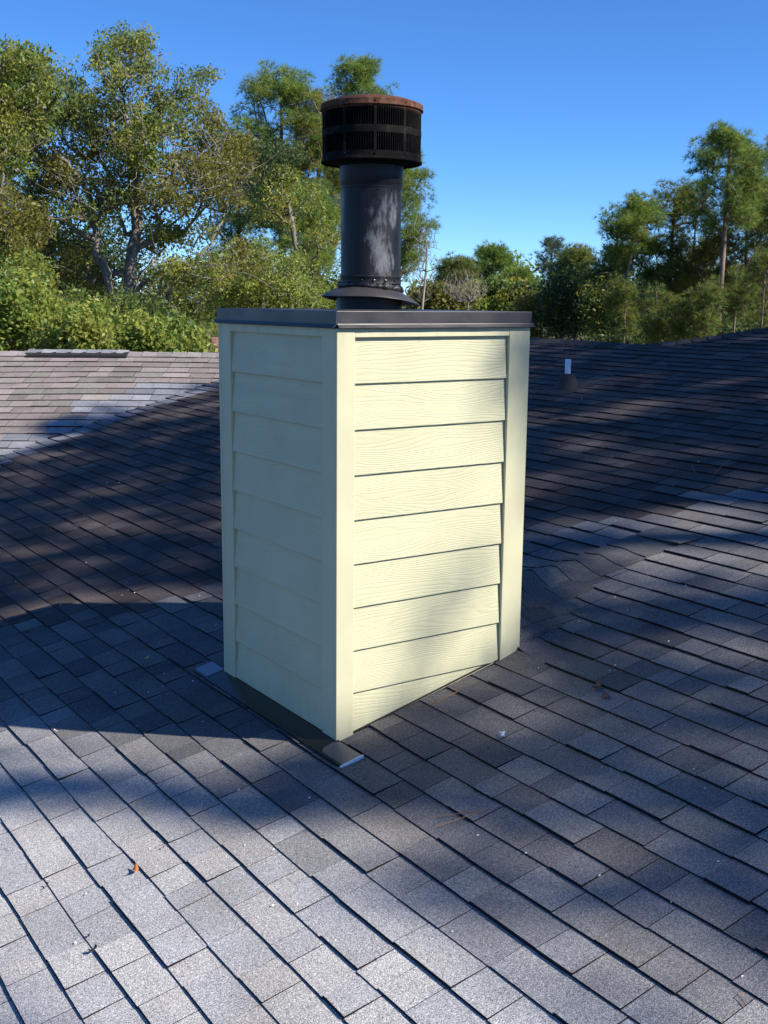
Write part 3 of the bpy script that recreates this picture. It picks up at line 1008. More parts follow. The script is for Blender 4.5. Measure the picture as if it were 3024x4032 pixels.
for i in range(na):
    a = 2 * math.pi * i / na
    th = 0.010 + 0.007 * math.sin(7 * a + 1) * math.sin(3 * a) + rng.uniform(-0.003, 0.004)
    if -100 < math.degrees(a) - 360 < -40: th += 0.007
    for k in range(6):
        b_ = 2 * math.pi * k / 6
        r = 0.135 + 0.8 * th * math.cos(b_) + rng.uniform(-0.0015, 0.0015)
        V.append((PX + r * math.cos(a), PY + r * math.sin(a), 1.831 + 1.1 * th * math.sin(b_)))
for i in range(na):
    for k in range(6):
        i2, k2 = (i + 1) % na, (k + 1) % 6
        F.append((i * 6 + k, i2 * 6 + k, i2 * 6 + k2, i * 6 + k2))
from_polys('sealant_bead', tilt(V, 1.84, 0.07, 0.06), F, 'tar', flue, smooth=True)

# cap: louvred drum
RC = 0.212
CZ0, CZ1 = 2.352, 2.592
R1 = (2.4865, 2.5575); R2_ = (2.3865, 2.4575)
vd = np.array([PX, PY]) - CAM_POS[:2]
A_CAM = math.atan2(-vd[1], -vd[0])
capo = lobj('cap_lid', [(0.0, CZ1 + 0.036), (0.06, CZ1 + 0.0345), (0.11, CZ1 + 0.029), (0.16, CZ1 + 0.019), (0.195, CZ1 + 0.007), (RC + 0.002, CZ1), (RC + 0.0055, CZ1 - 0.003), (RC + 0.0055, CZ1 - 0.016), (RC + 0.0075, CZ1 - 0.019), (RC + 0.0075, CZ1 - 0.025), (RC + 0.002, CZ1 - 0.027), (RC - 0.004, CZ1 - 0.02), (RC - 0.02, CZ1 - 0.012), (0, CZ1 - 0.008)], 'sooty_cap', flue, 96)
tag(capo, 'rusty lid on top of the flue cap')
drum = lobj('cap_band', [(RC - 0.002, CZ1 - 0.016), (RC, R1[1] + 0.004), (RC, R1[1]), (RC - 0.004, R1[1])], 'sooty_cap', flue, 96)
lobj('cap_band', [(RC - 0.004, R1[0]), (RC, R1[0]), (RC + 0.001, (R1[0] + R2_[1]) / 2), (RC, R2_[1]), (RC - 0.004, R2_[1])], 'sooty_cap', flue, 96)
lobj('cap_band', [(RC - 0.004, R2_[0]), (RC, R2_[0]), (RC, CZ0 + 0.012), (RC + 0.005, CZ0 + 0.010), (RC + 0.006, CZ0 + 0.002), (RC + 0.004, CZ0), (RC - 0.002, CZ0 + 0.001), (RC - 0.004, CZ0 + 0.01)], 'sooty_cap', flue, 96)
# underside and throat
lobj('cap_floor', [(RC - 0.003, CZ0 + 0.010), (0.17, CZ0 + 0.004), (0.138, CZ0 - 0.012), (0.136, CZ0 - 0.012), (0.168, CZ0 + 0.010), (RC - 0.003, CZ0 + 0.014)], 'soot', flue, 96)
lobj('inner_drum', [(0.165, CZ0 + 0.012), (0.165, CZ1 - 0.02)], 'soot', flue, 64)
off_deg = math.degrees(A_CAM) + 4
for pnl in range(10):
    a_post = R(off_deg + 36 * pnl)
    hw = R(1.5)
    V, F = [], []
    for (za_, zb_) in (R1, R2_):
        k = len(V)
        for r in (RC + 0.0012, RC - 0.004):
            for aa in (a_post - hw, a_post, a_post + hw):
                for zz in (za_ - 0.004, zb_ + 0.004):
                    V.append((PX + r * math.cos(aa), PY + r * math.sin(aa), zz))
        F += [(k + 0, k + 2, k + 3, k + 1), (k + 2, k + 4, k + 5, k + 3), (k + 0, k + 1, k + 7, k + 6), (k + 4, k + 10, k + 11, k + 5)]
    from_polys('cap_post', V, F, 'sooty_cap', flue)
    V, F = [], []
    ns = 12
    for (za_, zb_) in (R1, R2_):
        for s in range(ns):
            a0 = a_post + hw + (R(36) - 2 * hw) * (s + 0.55) / ns
            ca, sa = math.cos(a0), math.sin(a0)
            # slat turned edge-on like a fin
            k = len(V)
            tx, ty = -sa, ca
            for r, tw in ((RC - 0.001, 0.0017), (RC - 0.012, -0.004)):
                for sgn in (-1, 1):
                    for zz in (za_ - 0.003, zb_ + 0.003):
                        V.append((PX + r * ca + tx * (tw + sgn * 0.0009), PY + r * sa + ty * (tw + sgn * 0.0009), zz))
            F += [(k, k + 1, k + 3, k + 2), (k + 4, k + 6, k + 7, k + 5), (k, k + 4, k + 5, k + 1), (k + 2, k + 3, k + 7, k + 6)]
    from_polys('louvre_panel', V, F, 'sooty_cap', flue)
for j in range(10):
    for zz, rr in ((CZ1 - 0.012, RC + 0.0055), (CZ0 + 0.022, RC)):
        a = R(off_deg + 36 * j)
        q = Vector((PX + rr * math.cos(a), PY + rr * math.sin(a), zz))
        bm = bmesh.new(); bmesh.ops.create_icosphere(bm, subdivisions=1, radius=0.0052)
        for v in bm.verts: v.co = v.co + q
        me = bpy.data.meshes.new('screw'); bm.to_mesh(me); bm.free(); me.materials.append(MATS['sooty_cap'])
        o = bpy.data.objects.new('screw', me); link(o, flue); o.location = -Vector(flue.location)

# ------------------------------------------------------------------ plumbing vent
vx, vy = 4.55, 3.55
vz = MA * vx
pv = thing('plumbing_vent', 'short white plastic vent pipe poking through a black rubber boot near the ridge', 'vent pipe', (vx, vy, vz))
V, F = lathe([(0.024, vz), (0.026, vz + 0.255), (0.0255, vz + 0.257), (0.0225, vz + 0.256), (0.022, vz + 0.15)], vx, vy, 28)
from_polys('pipe', V, F, 'pvc', pv, smooth=True).modifiers.new('e', 'EDGE_SPLIT').split_angle = R(40)
V, F = lathe([(0.105, vz - 0.01), (0.088, vz + 0.035), (0.072, vz + 0.095), (0.060, vz + 0.120), (0.043, vz + 0.131), (0.0265, vz + 0.134)], vx, vy, 32)
V = [(x_, y_, z_ + MA * (x_ - vx) * max(0, 1 - (z_ - vz) / 0.14)) for (x_, y_, z_) in V]
from_polys('boot', V, F, 'rubber', pv, smooth=True)
V = [(vx - 0.22, vy - 0.17, 0), (vx + 0.2, vy - 0.17, 0), (vx + 0.2, vy + 0.17, 0), (vx - 0.22, vy + 0.17, 0)]
V = [(x_, y_, MA * x_ + 0.016) for x_, y_, _ in V] + [(x_, y_, MA * x_ + 0.004) for x_, y_, _ in V]
from_polys('base_flange', V, [(0, 1, 2, 3), (0, 4, 5, 1), (1, 5, 6, 2), (2, 6, 7, 3), (3, 7, 4, 0)], 'rubber', pv)

# ------------------------------------------------------------------ litter on the roof
K = WPX / 1659.0
def on_roof(fx, fy, lift=0.014):
    """where the full-size picture's spot lies on the chimney's roof slope"""
    v = np.array([(fx - WPX / 2) / FPX, (fy - HPX / 2) / FPX, 1.0]) @ CAM_M
    n_ = np.array([-MA, 0, 1.0])
    tt = (0 - n_ @ CAM_POS) / (n_ @ v)
    q = CAM_POS + tt * v
    return np.array([q[0], q[1], MA * q[0] + lift])
def needles(ends, root, label):
    o = []
    V, F = [], []
    r0 = on_roof(*root)
    for en in ends:
        e1 = on_roof(*en)
        mid = (r0 + e1) / 2 + np.array([rng.normal(0, 0.012), rng.normal(0, 0.012), 0.004])
        pts = [(1 - s) ** 2 * r0 + 2 * s * (1 - s) * mid + s * s * e1 for s in np.linspace(0, 1, 7)]
        v, f = tube_path(pts, [0.0013] * 6 + [0.0006], 4)
        F += [tuple(i + len(V) for i in q) for q in f]; V += [tuple(q) for q in v]
    ob = from_polys('pine_needles', V, F, 'dry_needle')
    return tag(ob, label, 'pine needles', 'fallen pine needles on the shingles')
needles([(1703, 3275), (1684, 3232)], (1930, 3198), 'pair of long tan pine needles on the shingles below the chimney')
needles([(1679, 2793), (1693, 2798)], (1807, 2733), 'pair of tan pine needles lying against the sunny foot of the chimney')
needles([(2805, 1843), (2740, 1876)], (2719, 1840), 'forked dry needles on the dark slope at far right')
needles([(2802, 1885)], (2876, 1814), 'single curved dry needle on the dark slope by the right edge')
needles([(2198, 2436), (2188, 2460)], (2118, 2475), 'dry needles just right of the chimney on the cricket valley')
needles([(2772, 2465), (2760, 2424)], (2738, 2415), 'short dry needles on the shingles right of the cricket')
needles([(370, 2160)], (420, 2170), 'faint dry needle on the shaded shingles left of the chimney')
needles([(2920, 3925), (2945, 3990)], (2905, 3940), 'curled brown needles near the lower right corner')

def flake(name, fx, fy, size, asp, rot, material, label, cat, curl=0.3, pointed=True, group=None):
    p0 = on_roof(fx, fy, 0.012)
    ax = np.array([1, 0, MA]); ax /= np.linalg.norm(ax); ay = np.array([0, 1.0, 0]); an = np.cross(ax, ay)
    ca, sa = math.cos(rot), math.sin(rot)
    u = ca * ax + sa * ay; v = -sa * ax + ca * ay
    V, F = [], []
    ns = 7
    for i in range(ns):
        s = i / (ns - 1)
        wd = size * asp * (math.sin(math.pi * (0.08 + 0.86 * s)) if pointed else 0.7 + 0.3 * math.sin(7 * s + rot)) * rng.uniform(0.85, 1.15)
        h = curl * size * (2 * s - 1) ** 2
        for k, hh in ((-1, 0.25), (0, 0), (1, 0.25)):
            V.append(p0 + u * size * (s - 0.5) + v * wd * k + an * (h + hh * curl * wd + 0.001))
    for i in range(ns - 1):
        for k in range(2):
            F.append((i * 3 + k, i * 3 + k + 1, (i + 1) * 3 + k + 1, (i + 1) * 3 + k))
    ob = from_polys(name, V, F, material, smooth=True)
    md = ob.modifiers.new('s', 'SOLIDIFY'); md.thickness = 0.0012
    return tag(ob, label, cat, group)
flake('dead_leaf', 534, 3441, 0.045, 0.26, 0.9, 'dry_leaf', 'bright orange curled dead leaf on sunlit shingles at lower left', 'leaf', 0.35)
flake('dead_leaf', 2352, 2719, 0.055, 0.34, 0.3, 'brown_leaf', 'crumpled brown dead leaf on the shaded shingles right of the chimney', 'leaf', 0.4)
flake('dead_leaf', 2385, 2752, 0.05, 0.32, 1.2, 'brown_leaf', 'flat brown leaf just below the crumpled one, right of the chimney', 'leaf', 0.12)
flake('dead_leaf', 580, 2601, 0.03, 0.35, 0.5, 'yellow_leaf', 'tiny yellow leaf inside the shadow of the chimney', 'leaf', 0.2)
flake('dead_leaf', 111, 2491, 0.05, 0.3, 0.1, 'brown_leaf', 'dull brown leaf in shade at the left edge', 'leaf', 0.3)
flake('black_chip', 368, 3755, 0.03, 0.28, 0.2, 'black_chip', 'larger crumb of black tar on sunlit shingles at lower left', 'chip', 0.3, False)
flake('black_chip', 187, 3502, 0.024, 0.2, 1.1, 'black_chip', 'thin black tar flake between the orange leaf and the left edge', 'chip', 0.3, False)
flake('black_chip', 350, 3700, 0.012, 0.4, 1.1, 'black_chip', 'tiny black crumb just above the larger tar crumb', 'chip', 0.3, False)
flake('black_chip', 644, 3349, 0.010, 0.4, 0.4, 'black_chip', 'tiny black crumb up-slope from the orange leaf', 'chip', 0.3, False)
flake('white_chip', 1978, 2912, 0.034, 0.36, 0.8, 'white_chip', 'folded white paint chip on the shaded shingles right of the front corner', 'chip', 0.35, False)
flake('blue_chip', 2699, 2318, 0.014, 0.4, 0.8, 'blue_chip', 'tiny blue plastic chip on the pale shingles at right', 'chip', 0.2, False)
# countless pale specks of grit
V, F = [], []
spots = [(950, 2980 - 0), (239, 2390), (505, 2330), (480, 2350), (785, 2353), (850, 2470), (430, 2580), (455, 2735), (585, 2735), (645, 2660), (760, 2690), (537, 2868), (220, 2885), (215, 2882), (225, 2888), (800, 2850), (395, 3040), (940, 3120), (590, 3350), (1000, 3845), (1320, 3715), (1170, 3570), (1150, 3300), (1880, 3300), (2070, 3370), (1780, 3680), (2500, 2925), (2730, 3040), (2775, 3115), (1690, 2764), (1550, 2890), (1900, 2750), (2280, 2455), (2420, 2360), (2470, 2410), (2620, 2310), (2550, 2270), (2350, 2310), (2310, 2300), (2570, 2410), (2600, 2220), (2120, 2640), (2740, 2640), (2400, 2650), (2200, 1760), (2750, 1825), (2400, 1460), (150, 1863), (240, 1955), (245, 1970), (360, 1962), (470, 1905), (420, 1907), (330, 2035), (500, 2300), (110, 2240), (340, 2222), (530, 2340), (2290, 1575), (2830, 1580)]
for (fx, fy) in spots + [(rng.uniform(0, 3024), rng.uniform(1900, 4000)) for _ in range(25)]:
    if 860 < fx < 2090 and fy < 2960: continue
    p0 = on_roof(fx, fy, 0.011)
    s = rng.uniform(0.002, 0.0048)
    k = len(V)
    for (a, b_, h) in ((-1, -0.6, 0), (1, -0.7, 0), (0.8, 0.9, 0), (-0.7, 0.8, 0), (0, 0, 0.9)):
        V.append((p0[0] + a * s, p0[1] + b_ * s * rng.uniform(0.6, 1.4), p0[2] + MA * a * s + h * s))
    F += [(k, k + 1, k + 4), (k + 1, k + 2, k + 4), (k + 2, k + 3, k + 4), (k + 3, k, k + 4)]
sp = from_polys('grit_specks', V, F, 'white_chip')
tag(sp, 'scattered tiny white specks of grit on the shingles', 'grit', kind='stuff')

# ------------------------------------------------------------------ trees
def grow(trunk, targets, step=0.45, up_pen=0.7, jit=0.12):
    """a skeleton: each target is tied to the nearest node already there"""
    nodes = [np.array(q, float) for q in trunk]
    parent = [-1] + list(range(len(trunk) - 1))
    tgt = np.asarray(targets, float)
    mid = np.asarray(trunk)
    d0 = np.min(np.linalg.norm(tgt[:, None] - mid[None], axis=2), axis=1)
    order = np.argsort(d0)
    P = np.zeros((len(trunk) + len(tgt) * 16, 3)); P[:len(nodes)] = nodes
    n_ = len(nodes); tips = []
    for i in order:
        tpos = tgt[i]
        dv = P[:n_] - tpos
        cost = np.linalg.norm(dv, axis=1) + up_pen * np.clip(dv[:, 2] + 0.2, 0, None)
        j = int(np.argmin(cost))
        L_ = np.linalg.norm(tpos - P[j])
        k = int(min(14, max(1, round(L_ / step))))
        prev = j
        for s in range(1, k + 1):
            f = s / k
            q = P[j] * (1 - f) + tpos * f + np.array([0, 0, 0.10 * L_ * math.sin(math.pi * f) * (1 if tpos[2] > P[j][2] else 0.6)])
            if s < k: q = q + rng.normal(0, jit * min(1, L_ / 1.5), 3) * np.array([1, 1, 0.7])
            P[n_] = q; parent.append(prev); prev = n_; n_ += 1
        tips.append(prev)
    return P[:n_].copy(), parent, tips

def limb_mesh(P, parent, r_base, r_tip, expo=0.5, sides=5, flare=1.3):
    n_ = len(P); wt = np.zeros(n_)
    has = np.zeros(n_, int)
    for i in range(1, n_): has[parent[i]] += 1
    for i in range(n_ - 1, -1, -1):
        if has[i] == 0: wt[i] = 1
        if parent[i] >= 0: wt[parent[i]] += max(wt[i], 1)
    r = r_tip + (r_base - r_tip) * (wt / wt[0]) ** expo
    r[wt <= 1] = r_tip
    idx = np.arange(1, n_); par = np.array(parent[1:])
    A, B = P[par], P[idx]
    d = B - A; L_ = np.linalg.norm(d, axis=1, keepdims=True) + 1e-9; d = d / L_
    ref = np.where(np.abs(d[:, 2:3]) > 0.9, np.array([[1.0, 0, 0]]), np.array([[0, 0, 1.0]]))
    a = np.cross(d, ref); a /= np.linalg.norm(a, axis=1, keepdims=True); b_ = np.cross(d, a)
    ra = np.minimum(r[par], r[idx] * 1.6)[:, None]; rb = r[idx][:, None]
    V = []
    for ring, rr, base in ((0, ra, A - d * 0.3 * ra), (1, rb, B)):
        for k in range(sides):
            th = 2 * math.pi * k / sides
            V.append(base + rr * (math.cos(th) * a + math.sin(th) * b_))
    V = np.stack(V, 1)                                   # (m, 2*sides, 3)
    m_ = len(idx)
    F = []
    o_ = np.arange(m_)[:, None] * 2 * sides
    for k in range(sides):
        k2 = (k + 1) % sides
        F.append(np.concatenate([o_ + k, o_ + k2, o_ + sides + k2, o_ + sides + k], 1))
    return V.reshape(-1, 3), np.concatenate(F, 0)

def rand_unit(n_):
    v = rng.normal(size=(n_, 3)); return v / np.linalg.norm(v, axis=1, keepdims=True)

def leaves(centres, radii, counts, size, pal, up=0.35, flat=0.8):
    """leaf blades (one folded rhombus each) scattered through clumps"""
    C_ = np.repeat(np.asarray(centres), counts, axis=0); R_ = np.repeat(np.asarray(radii), counts)[:, None]
    n_ = len(C_)
    u = rand_unit(n_) * (rng.random((n_, 1)) ** 0.45) * R_ * np.array([1, 1, flat])
    pos_ = C_ + u
    nrm = rand_unit(n_) + u / (R_ + 1e-6) * 0.5 + np.array([0, 0, up]); nrm /= np.linalg.norm(nrm, axis=1, keepdims=True)
    t_ = np.cross(nrm, rand_unit(n_)); t_ /= np.linalg.norm(t_, axis=1, keepdims=True) + 1e-9
    b_ = np.cross(nrm, t_)
    s = size * rng.uniform(0.5, 1.4, (n_, 1))
    V = np.stack([pos_ - t_ * s * 0.5, pos_ + b_ * s * 0.24 + nrm * s * 0.07, pos_ + t_ * s * 0.5, pos_ - b_ * s * 0.24 + nrm * s * 0.07], 1).reshape(-1, 3)
    F = np.arange(n_ * 4).reshape(-1, 4)
    pal = np.asarray(pal)
    clump_c = pal[rng.integers(len(pal), size=len(centres))]
    own = pal[rng.integers(len(pal), size=n_)]
    c_ = 0.62 * np.repeat(clump_c, counts, axis=0) + 0.38 * own
    c_ = c_ * rng.uniform(0.7, 1.3, (n_, 1))
    return V, F, np.repeat(c_, 4, axis=0)

def tufts(centres, radii, counts, length, pal, nn=9, wide=0.014):
    """pine shoots: a spray of needles at each point"""
    C_ = np.repeat(np.asarray(centres), counts, axis=0); R_ = np.repeat(np.asarray(radii), counts)[:, None]
    n_ = len(C_)
    u = rand_unit(n_) * (rng.random((n_, 1)) ** 0.4)
    base = C_ + u * R_ * np.array([1, 1, 0.5])
    axis = u + np.array([0, 0, 0.55]) + rng.normal(0, 0.25, (n_, 3)); axis /= np.linalg.norm(axis, axis=1, keepdims=True)
    B = np.repeat(base, nn, axis=0); A_ = np.repeat(axis, nn, axis=0)
    m_ = len(B)
    d = A_ + rand_unit(m_) * 0.95; d /= np.linalg.norm(d, axis=1, keepdims=True)
    sd = np.cross(d, rand_unit(m_)); sd /= np.linalg.norm(sd, axis=1, keepdims=True) + 1e-9
    l_ = length * rng.uniform(0.7, 1.15, (m_, 1))
    V = np.stack([B + sd * wide, B - sd * wide, B + d * l_ + np.array([0, 0, -0.12]) * l_], 1).reshape(-1, 3)
    F = np.arange(m_ * 3).reshape(-1, 3)
    pal = np.asarray(pal)
    cl = pal[rng.integers(len(pal), size=len(centres))]
    c_ = 0.6 * np.repeat(cl, counts, axis=0) + 0.4 * pal[rng.integers(len(pal), size=n_)]
    c_ = c_ * rng.uniform(0.75, 1.25, (n_, 1))
    return V, F, np.repeat(np.repeat(c_, nn, axis=0), 3, axis=0)

OAK = [(0.234, 0.280, 0.051), (0.167, 0.244, 0.047), (0.334, 0.330, 0.055), (0.111, 0.182, 0.043), (0.267, 0.244, 0.040), (0.079, 0.141, 0.040)]
OLIVE = [(0.175, 0.168, 0.034), (0.143, 0.148, 0.030), (0.198, 0.189, 0.040), (0.110, 0.128, 0.028)]
DARKG = [(0.045, 0.081, 0.026), (0.065, 0.106, 0.031), (0.090, 0.130, 0.034), (0.036, 0.065, 0.022)]
BRIGHT = [(0.185, 0.259, 0.046), (0.251, 0.302, 0.059), (0.132, 0.216, 0.040), (0.317, 0.331, 0.066), (0.099, 0.172, 0.037)]
PINE = [(0.129, 0.214, 0.039), (0.176, 0.265, 0.048), (0.222, 0.276, 0.041), (0.094, 0.163, 0.036)]
PINED = [(0.074, 0.139, 0.037), (0.113, 0.175, 0.040), (0.150, 0.203, 0.040), (0.212, 0.203, 0.037)]
PINEY = [(0.150, 0.180, 0.034), (0.225, 0.195, 0.036), (0.105, 0.150, 0.034), (0.255, 0.180, 0.042)]

def gxy(dx, depth):
    q = at(dx, 655, depth)
    return q[0], q[1]

def ell_points(ells, n_):
    """ells: (dx, dy, depth, rx, ry [picture units], rdepth m, weight); points inside, denser to the outside"""
    wts = np.array([e_[6] for e_ in ells], float); wts /= wts.sum()
    out = []; which = []
    for k in rng.choice(len(ells), size=n_, p=wts):
        dx, dy, dep, rx, ry, rd = ells[k][:6]
        c_ = at(dx, dy, dep); s = dep * K / FPX
        u = rand_unit(1)[0] * rng.random() ** 0.42
        q = c_ + CAM_M[0] * u[0] * rx * s + np.array([0, 0, 1.0]) * u[1] * ry * s + np.array([CAM_M[2][0], CAM_M[2][1], 0]) * u[2] * rd
        q[2] = max(q[2], GROUND_Z + 0.4)
        out.append(q); which.append(k)
    return np.array(out), np.array(which)

LAST = {}
def broadleaf(name, label, cat, base, trunk, ells, n_clump, per, size, pals, bark='oak_bark', rb=0.2, rt=0.008, rad=(0.35, 0.6), bare=0.1, group=None, step=0.45, up=0.35, expo=0.5):
    """trunk: list of points; ells as above with a palette index each"""
    root = thing(name, label, cat, tuple(base), group)
    tg, wh = ell_points(ells, n_clump)
    P, par, tips = grow(trunk, tg, step)
    V, F = limb_mesh(P, par, rb, rt, expo)
    np_mesh('trunk', V, F, bark, root, smooth=True)
    LAST['P'] = P
    if per > 0:
        Vs, Fs, Cs = [], [], []; k0 = 0
        for k, pal in enumerate(pals):
            sel = [i for i in range(len(tg)) if ells[wh[i]][7] == k and rng.random() > bare]
            if not sel: continue
            cen = tg[sel]; rr = rng.uniform(rad[0], rad[1], len(sel))
            cnt = np.maximum(6, (per * (rr / np.mean(rad)) ** 2 * rng.uniform(0.5, 1.4, len(sel))).astype(int))
            v, f, c_ = leaves(cen, rr, cnt, size, pal, up)
            Vs.append(v); Fs.append(f + k0); Cs.append(c_); k0 += len(v)
        np_mesh('crown', np.concatenate(Vs), np.concatenate(Fs), 'leaf', root, np.concatenate(Cs))
    return root

def pine(name, label, dx, top, depth, hw, bottom, n_clump=150, per=9, pal=PINE, rb=0.17, lean=0.0, group='pines beyond the roof', length=0.30, wide=0.016, rad=(0.35, 0.7), cat='pine tree', shape=0.55):
    bx, by = gxy(dx, depth)
    zt = at(dx, top, depth)[2]; zb = at(dx, bottom, depth)[2]
    H = zt - GROUND_Z
    s = depth * K / FPX
    rw = hw * s
    root = thing(name, label, cat, (bx, by, GROUND_Z), group)
    nz = 16
    px_, py_ = rng.uniform(0, 6.28), rng.uniform(0, 6.28)
    rt = CAM_M[0]
    trunk = []
    for i in range(nz + 1):
        f = i / nz
        o_ = lean * s * (f - 1)
        trunk.append((bx + rt[0] * o_ + 0.10 * math.sin(3 * f + px_), by + rt[1] * o_ + 0.10 * math.sin(2.5 * f + py_), GROUND_Z - 0.2 + (H - 0.4) * f))
    tg = []
    n_clump = int(n_clump * 1.5)
    trunk_a = np.array(trunk)
    nwh = max(6, n_clump // 9)
    while len(tg) < n_clump:
        # limbs in loose whorls
        f = rng.random() ** 0.85
        z = zb + (zt - zb) * f
        prof = (0.62 + 0.84 * f) if f < 0.45 else max(0.3, math.sqrt(max(0.0, 1 - ((f - 0.45) / 0.58) ** 2)))
        a = rng.uniform(0, 2 * math.pi)
        L_ = rw * max(0.12, prof) * rng.uniform(0.65, 1.1)
        tr = np.array([np.interp(z, trunk_a[:, 2], trunk_a[:, k]) for k in range(2)])
        for _ in range(rng.integers(3, 7)):
            q = rng.uniform(0.45, 1.0)
            sp_ = rng.normal(0, 0.13 * L_, 2)
            tg.append((tr[0] + math.cos(a) * L_ * q + sp_[0], tr[1] + math.sin(a) * L_ * q + sp_[1], z + 0.18 * L_ * q + rng.normal(0, 0.22)))
    tg = np.array(tg[:n_clump])
    P, par, tips = grow(trunk, tg, 0.7, 0.9, 0.10)
    V, F = limb_mesh(P, par, rb * 0.72, 0.009, 0.42)
    np_mesh('trunk', V, F, 'pine_bark', root, smooth=True)
    rr = rng.uniform(rad[0], rad[1], len(tg))
    cnt = np.maximum(4, (1.05 * per * rng.uniform(0.6, 1.4, len(tg))).astype(int))
    v, f, c_ = tufts(tg, rr * 0.75, cnt, length * 0.95, pal, 14, wide * 0.45)
    np_mesh('crown', v, f, 'needle', root, c_)
    return root

rng = np.random.default_rng(21)
# -- the big oak left of the chimney
D = 24.0
bx, by = gxy(290, D)
def P_(dx, dy, dd): return tuple(at(dx, dy, D + dd))
OAK_LOBES = [(265, 85, 40, 30, 0), (225, 120, 35, 35, 0), (310, 125, 45, 35, 0), (270, 160, 50, 30, 2), (60, 150, 55, 40, 0), (120, 185, 50, 45, 0), (20, 200, 40, 50, 0), (170, 235, 50, 40, 2), (400, 200, 45, 40, 0), (455, 190, 30, 35, 0), (360, 250, 50, 40, 2), (260, 260, 60, 45, 2), (200, 320, 55, 45, 0), (310, 320, 60, 45, 0), (470, 290, 50, 40, 1), (500, 350, 45, 45, 1), (440, 370, 50, 40, 1), (480, 420, 50, 35, 1), (90, 300, 60, 50, 1), (30, 330, 50, 50, 0), (130, 380, 55, 45, 1), (60, 420, 60, 45, 0), (260, 400, 60, 40, 0), (350, 430, 60, 40, 1), (180, 450, 50, 40, 2), (400, 500, 60, 35, 0), (320, 520, 45, 30, 2), (100, 520, 60, 45, 0), (40, 560, 60, 50, 2), (450, 590, 60, 40, 0), (520, 560, 45, 40, 1), (380, 590, 45, 30, 0), (190, 580, 40, 40, 2)]
oak_ells = [(dx, dy, D + rng.uniform(-1.3, 1.3), rx * 1.2, ry * 1.2, 0.9, rx * ry / 2000.0, pi_) for (dx, dy, rx, ry, pi_) in OAK_LOBES]
oak_ells += [(270, 200, D + 0.5, 110, 95, 1.4, 1.6, 0), (130, 300, D + 0.6, 120, 120, 1.4, 1.8, 0), (400, 330, D + 0.8, 110, 110, 1.4, 1.6, 0), (250, 420, D + 1.2, 190, 100, 1.0, 1.6, 2), (150, 540, D + 1.2, 160, 80, 1.0, 1.2, 0)]
trunk_pts = [(bx, by, GROUND_Z - 0.2), P_(288, 720, 0), P_(284, 640, 0), P_(282, 590, 0), P_(287, 540, 0), P_(296, 500, 0.1), P_(300, 440, 0.2), P_(292, 380, 0.2), P_(280, 310, 0.1), P_(270, 240, 0), P_(265, 180, 0)]
broadleaf('oak_tree', 'large spreading oak with pale bare limbs, left of the chimney', 'oak tree', (bx, by, GROUND_Z), trunk_pts, oak_ells, 1650, 58, 0.08, [OAK, OLIVE, DARKG + OAK[:3]], rb=0.15, rt=0.006, rad=(0.15, 0.36), bare=0.18)
# its thick side stems
def stem(name, pts, r0, r1, bark, parent):
    pts = np.asarray(pts, float)
    # refine with a little wander
    q = [pts[0]]
    for a, b_ in zip(pts[:-1], pts[1:]):
        for s in (0.33, 0.66):
            q.append(a + (b_ - a) * s + rng.normal(0, 0.05, 3))
        q.append(b_)
    rs = np.linspace(r0, r1, len(q))
    V, F = tube_path(q, rs, 8)
    return from_polys(name, V, F, bark, parent, smooth=True)
oak_nodes = LAST['P']
oak_root = [o for o in COL.objects if o.name == 'oak_tree'][0]
stem('limb', [P_(272, 700, 0), P_(235, 610, 0), P_(212, 520, -0.2), P_(196, 430, -0.4), P_(150, 360, -0.6), P_(110, 320, -0.9)], 0.115, 0.03, 'oak_bark', oak_root)
stem('limb', [P_(212, 520, -0.2), P_(150, 480, -0.5), P_(60, 465, -0.8), P_(0, 450, -1)], 0.06, 0.015, 'oak_bark', oak_root)
stem('limb', [P_(300, 700, 0), P_(345, 660, 0), P_(390, 600, 0.3), P_(440, 540, 0.6), P_(480, 480, 0.9), P_(500, 430, 1.2)], 0.07, 0.012, 'oak_bark', oak_root)
stem('limb', [P_(300, 690, -0.3), P_(340, 670, -0.6), P_(390, 690, -1), P_(430, 715, -1.2)], 0.06, 0.008, 'bare_bark', oak_root)
stem('limb', [P_(250, 690, -0.3), P_(238, 640, -0.6), P_(240, 590, -0.8), P_(228, 540, -1.0)], 0.045, 0.008, 'bare_bark', oak_root)
stem('limb', [P_(300, 600, -0.2), P_(330, 560, -0.7), P_(350, 620, -1.0), P_(385, 670, -1.2)], 0.035, 0.006, 'bare_bark', oak_root)
# pale fallen and broken branches fanning out low down
for _ in range(16):
    a_ = rng.uniform(-1.25, 1.25)
    dx0, dy0 = 285 + rng.uniform(-25, 45), 690 + rng.uniform(-25, 10)
    ln_ = rng.uniform(50, 170)
    p1 = (dx0 + math.sin(a_) * ln_ * 0.5, dy0 - math.cos(a_) * ln_ * 0.34); p2 = (dx0 + math.sin(a_) * ln_, dy0 - math.cos(a_) * ln_ * 0.42 + rng.uniform(-10, 30))
    dd_ = rng.uniform(-2.4, -0.8)
    stem('limb', [P_(dx0, dy0, -0.2), P_(*p1, dd_ * 0.6), P_(*p2, dd_)], rng.uniform(0.016, 0.035), 0.005, 'bare_bark', oak_root)
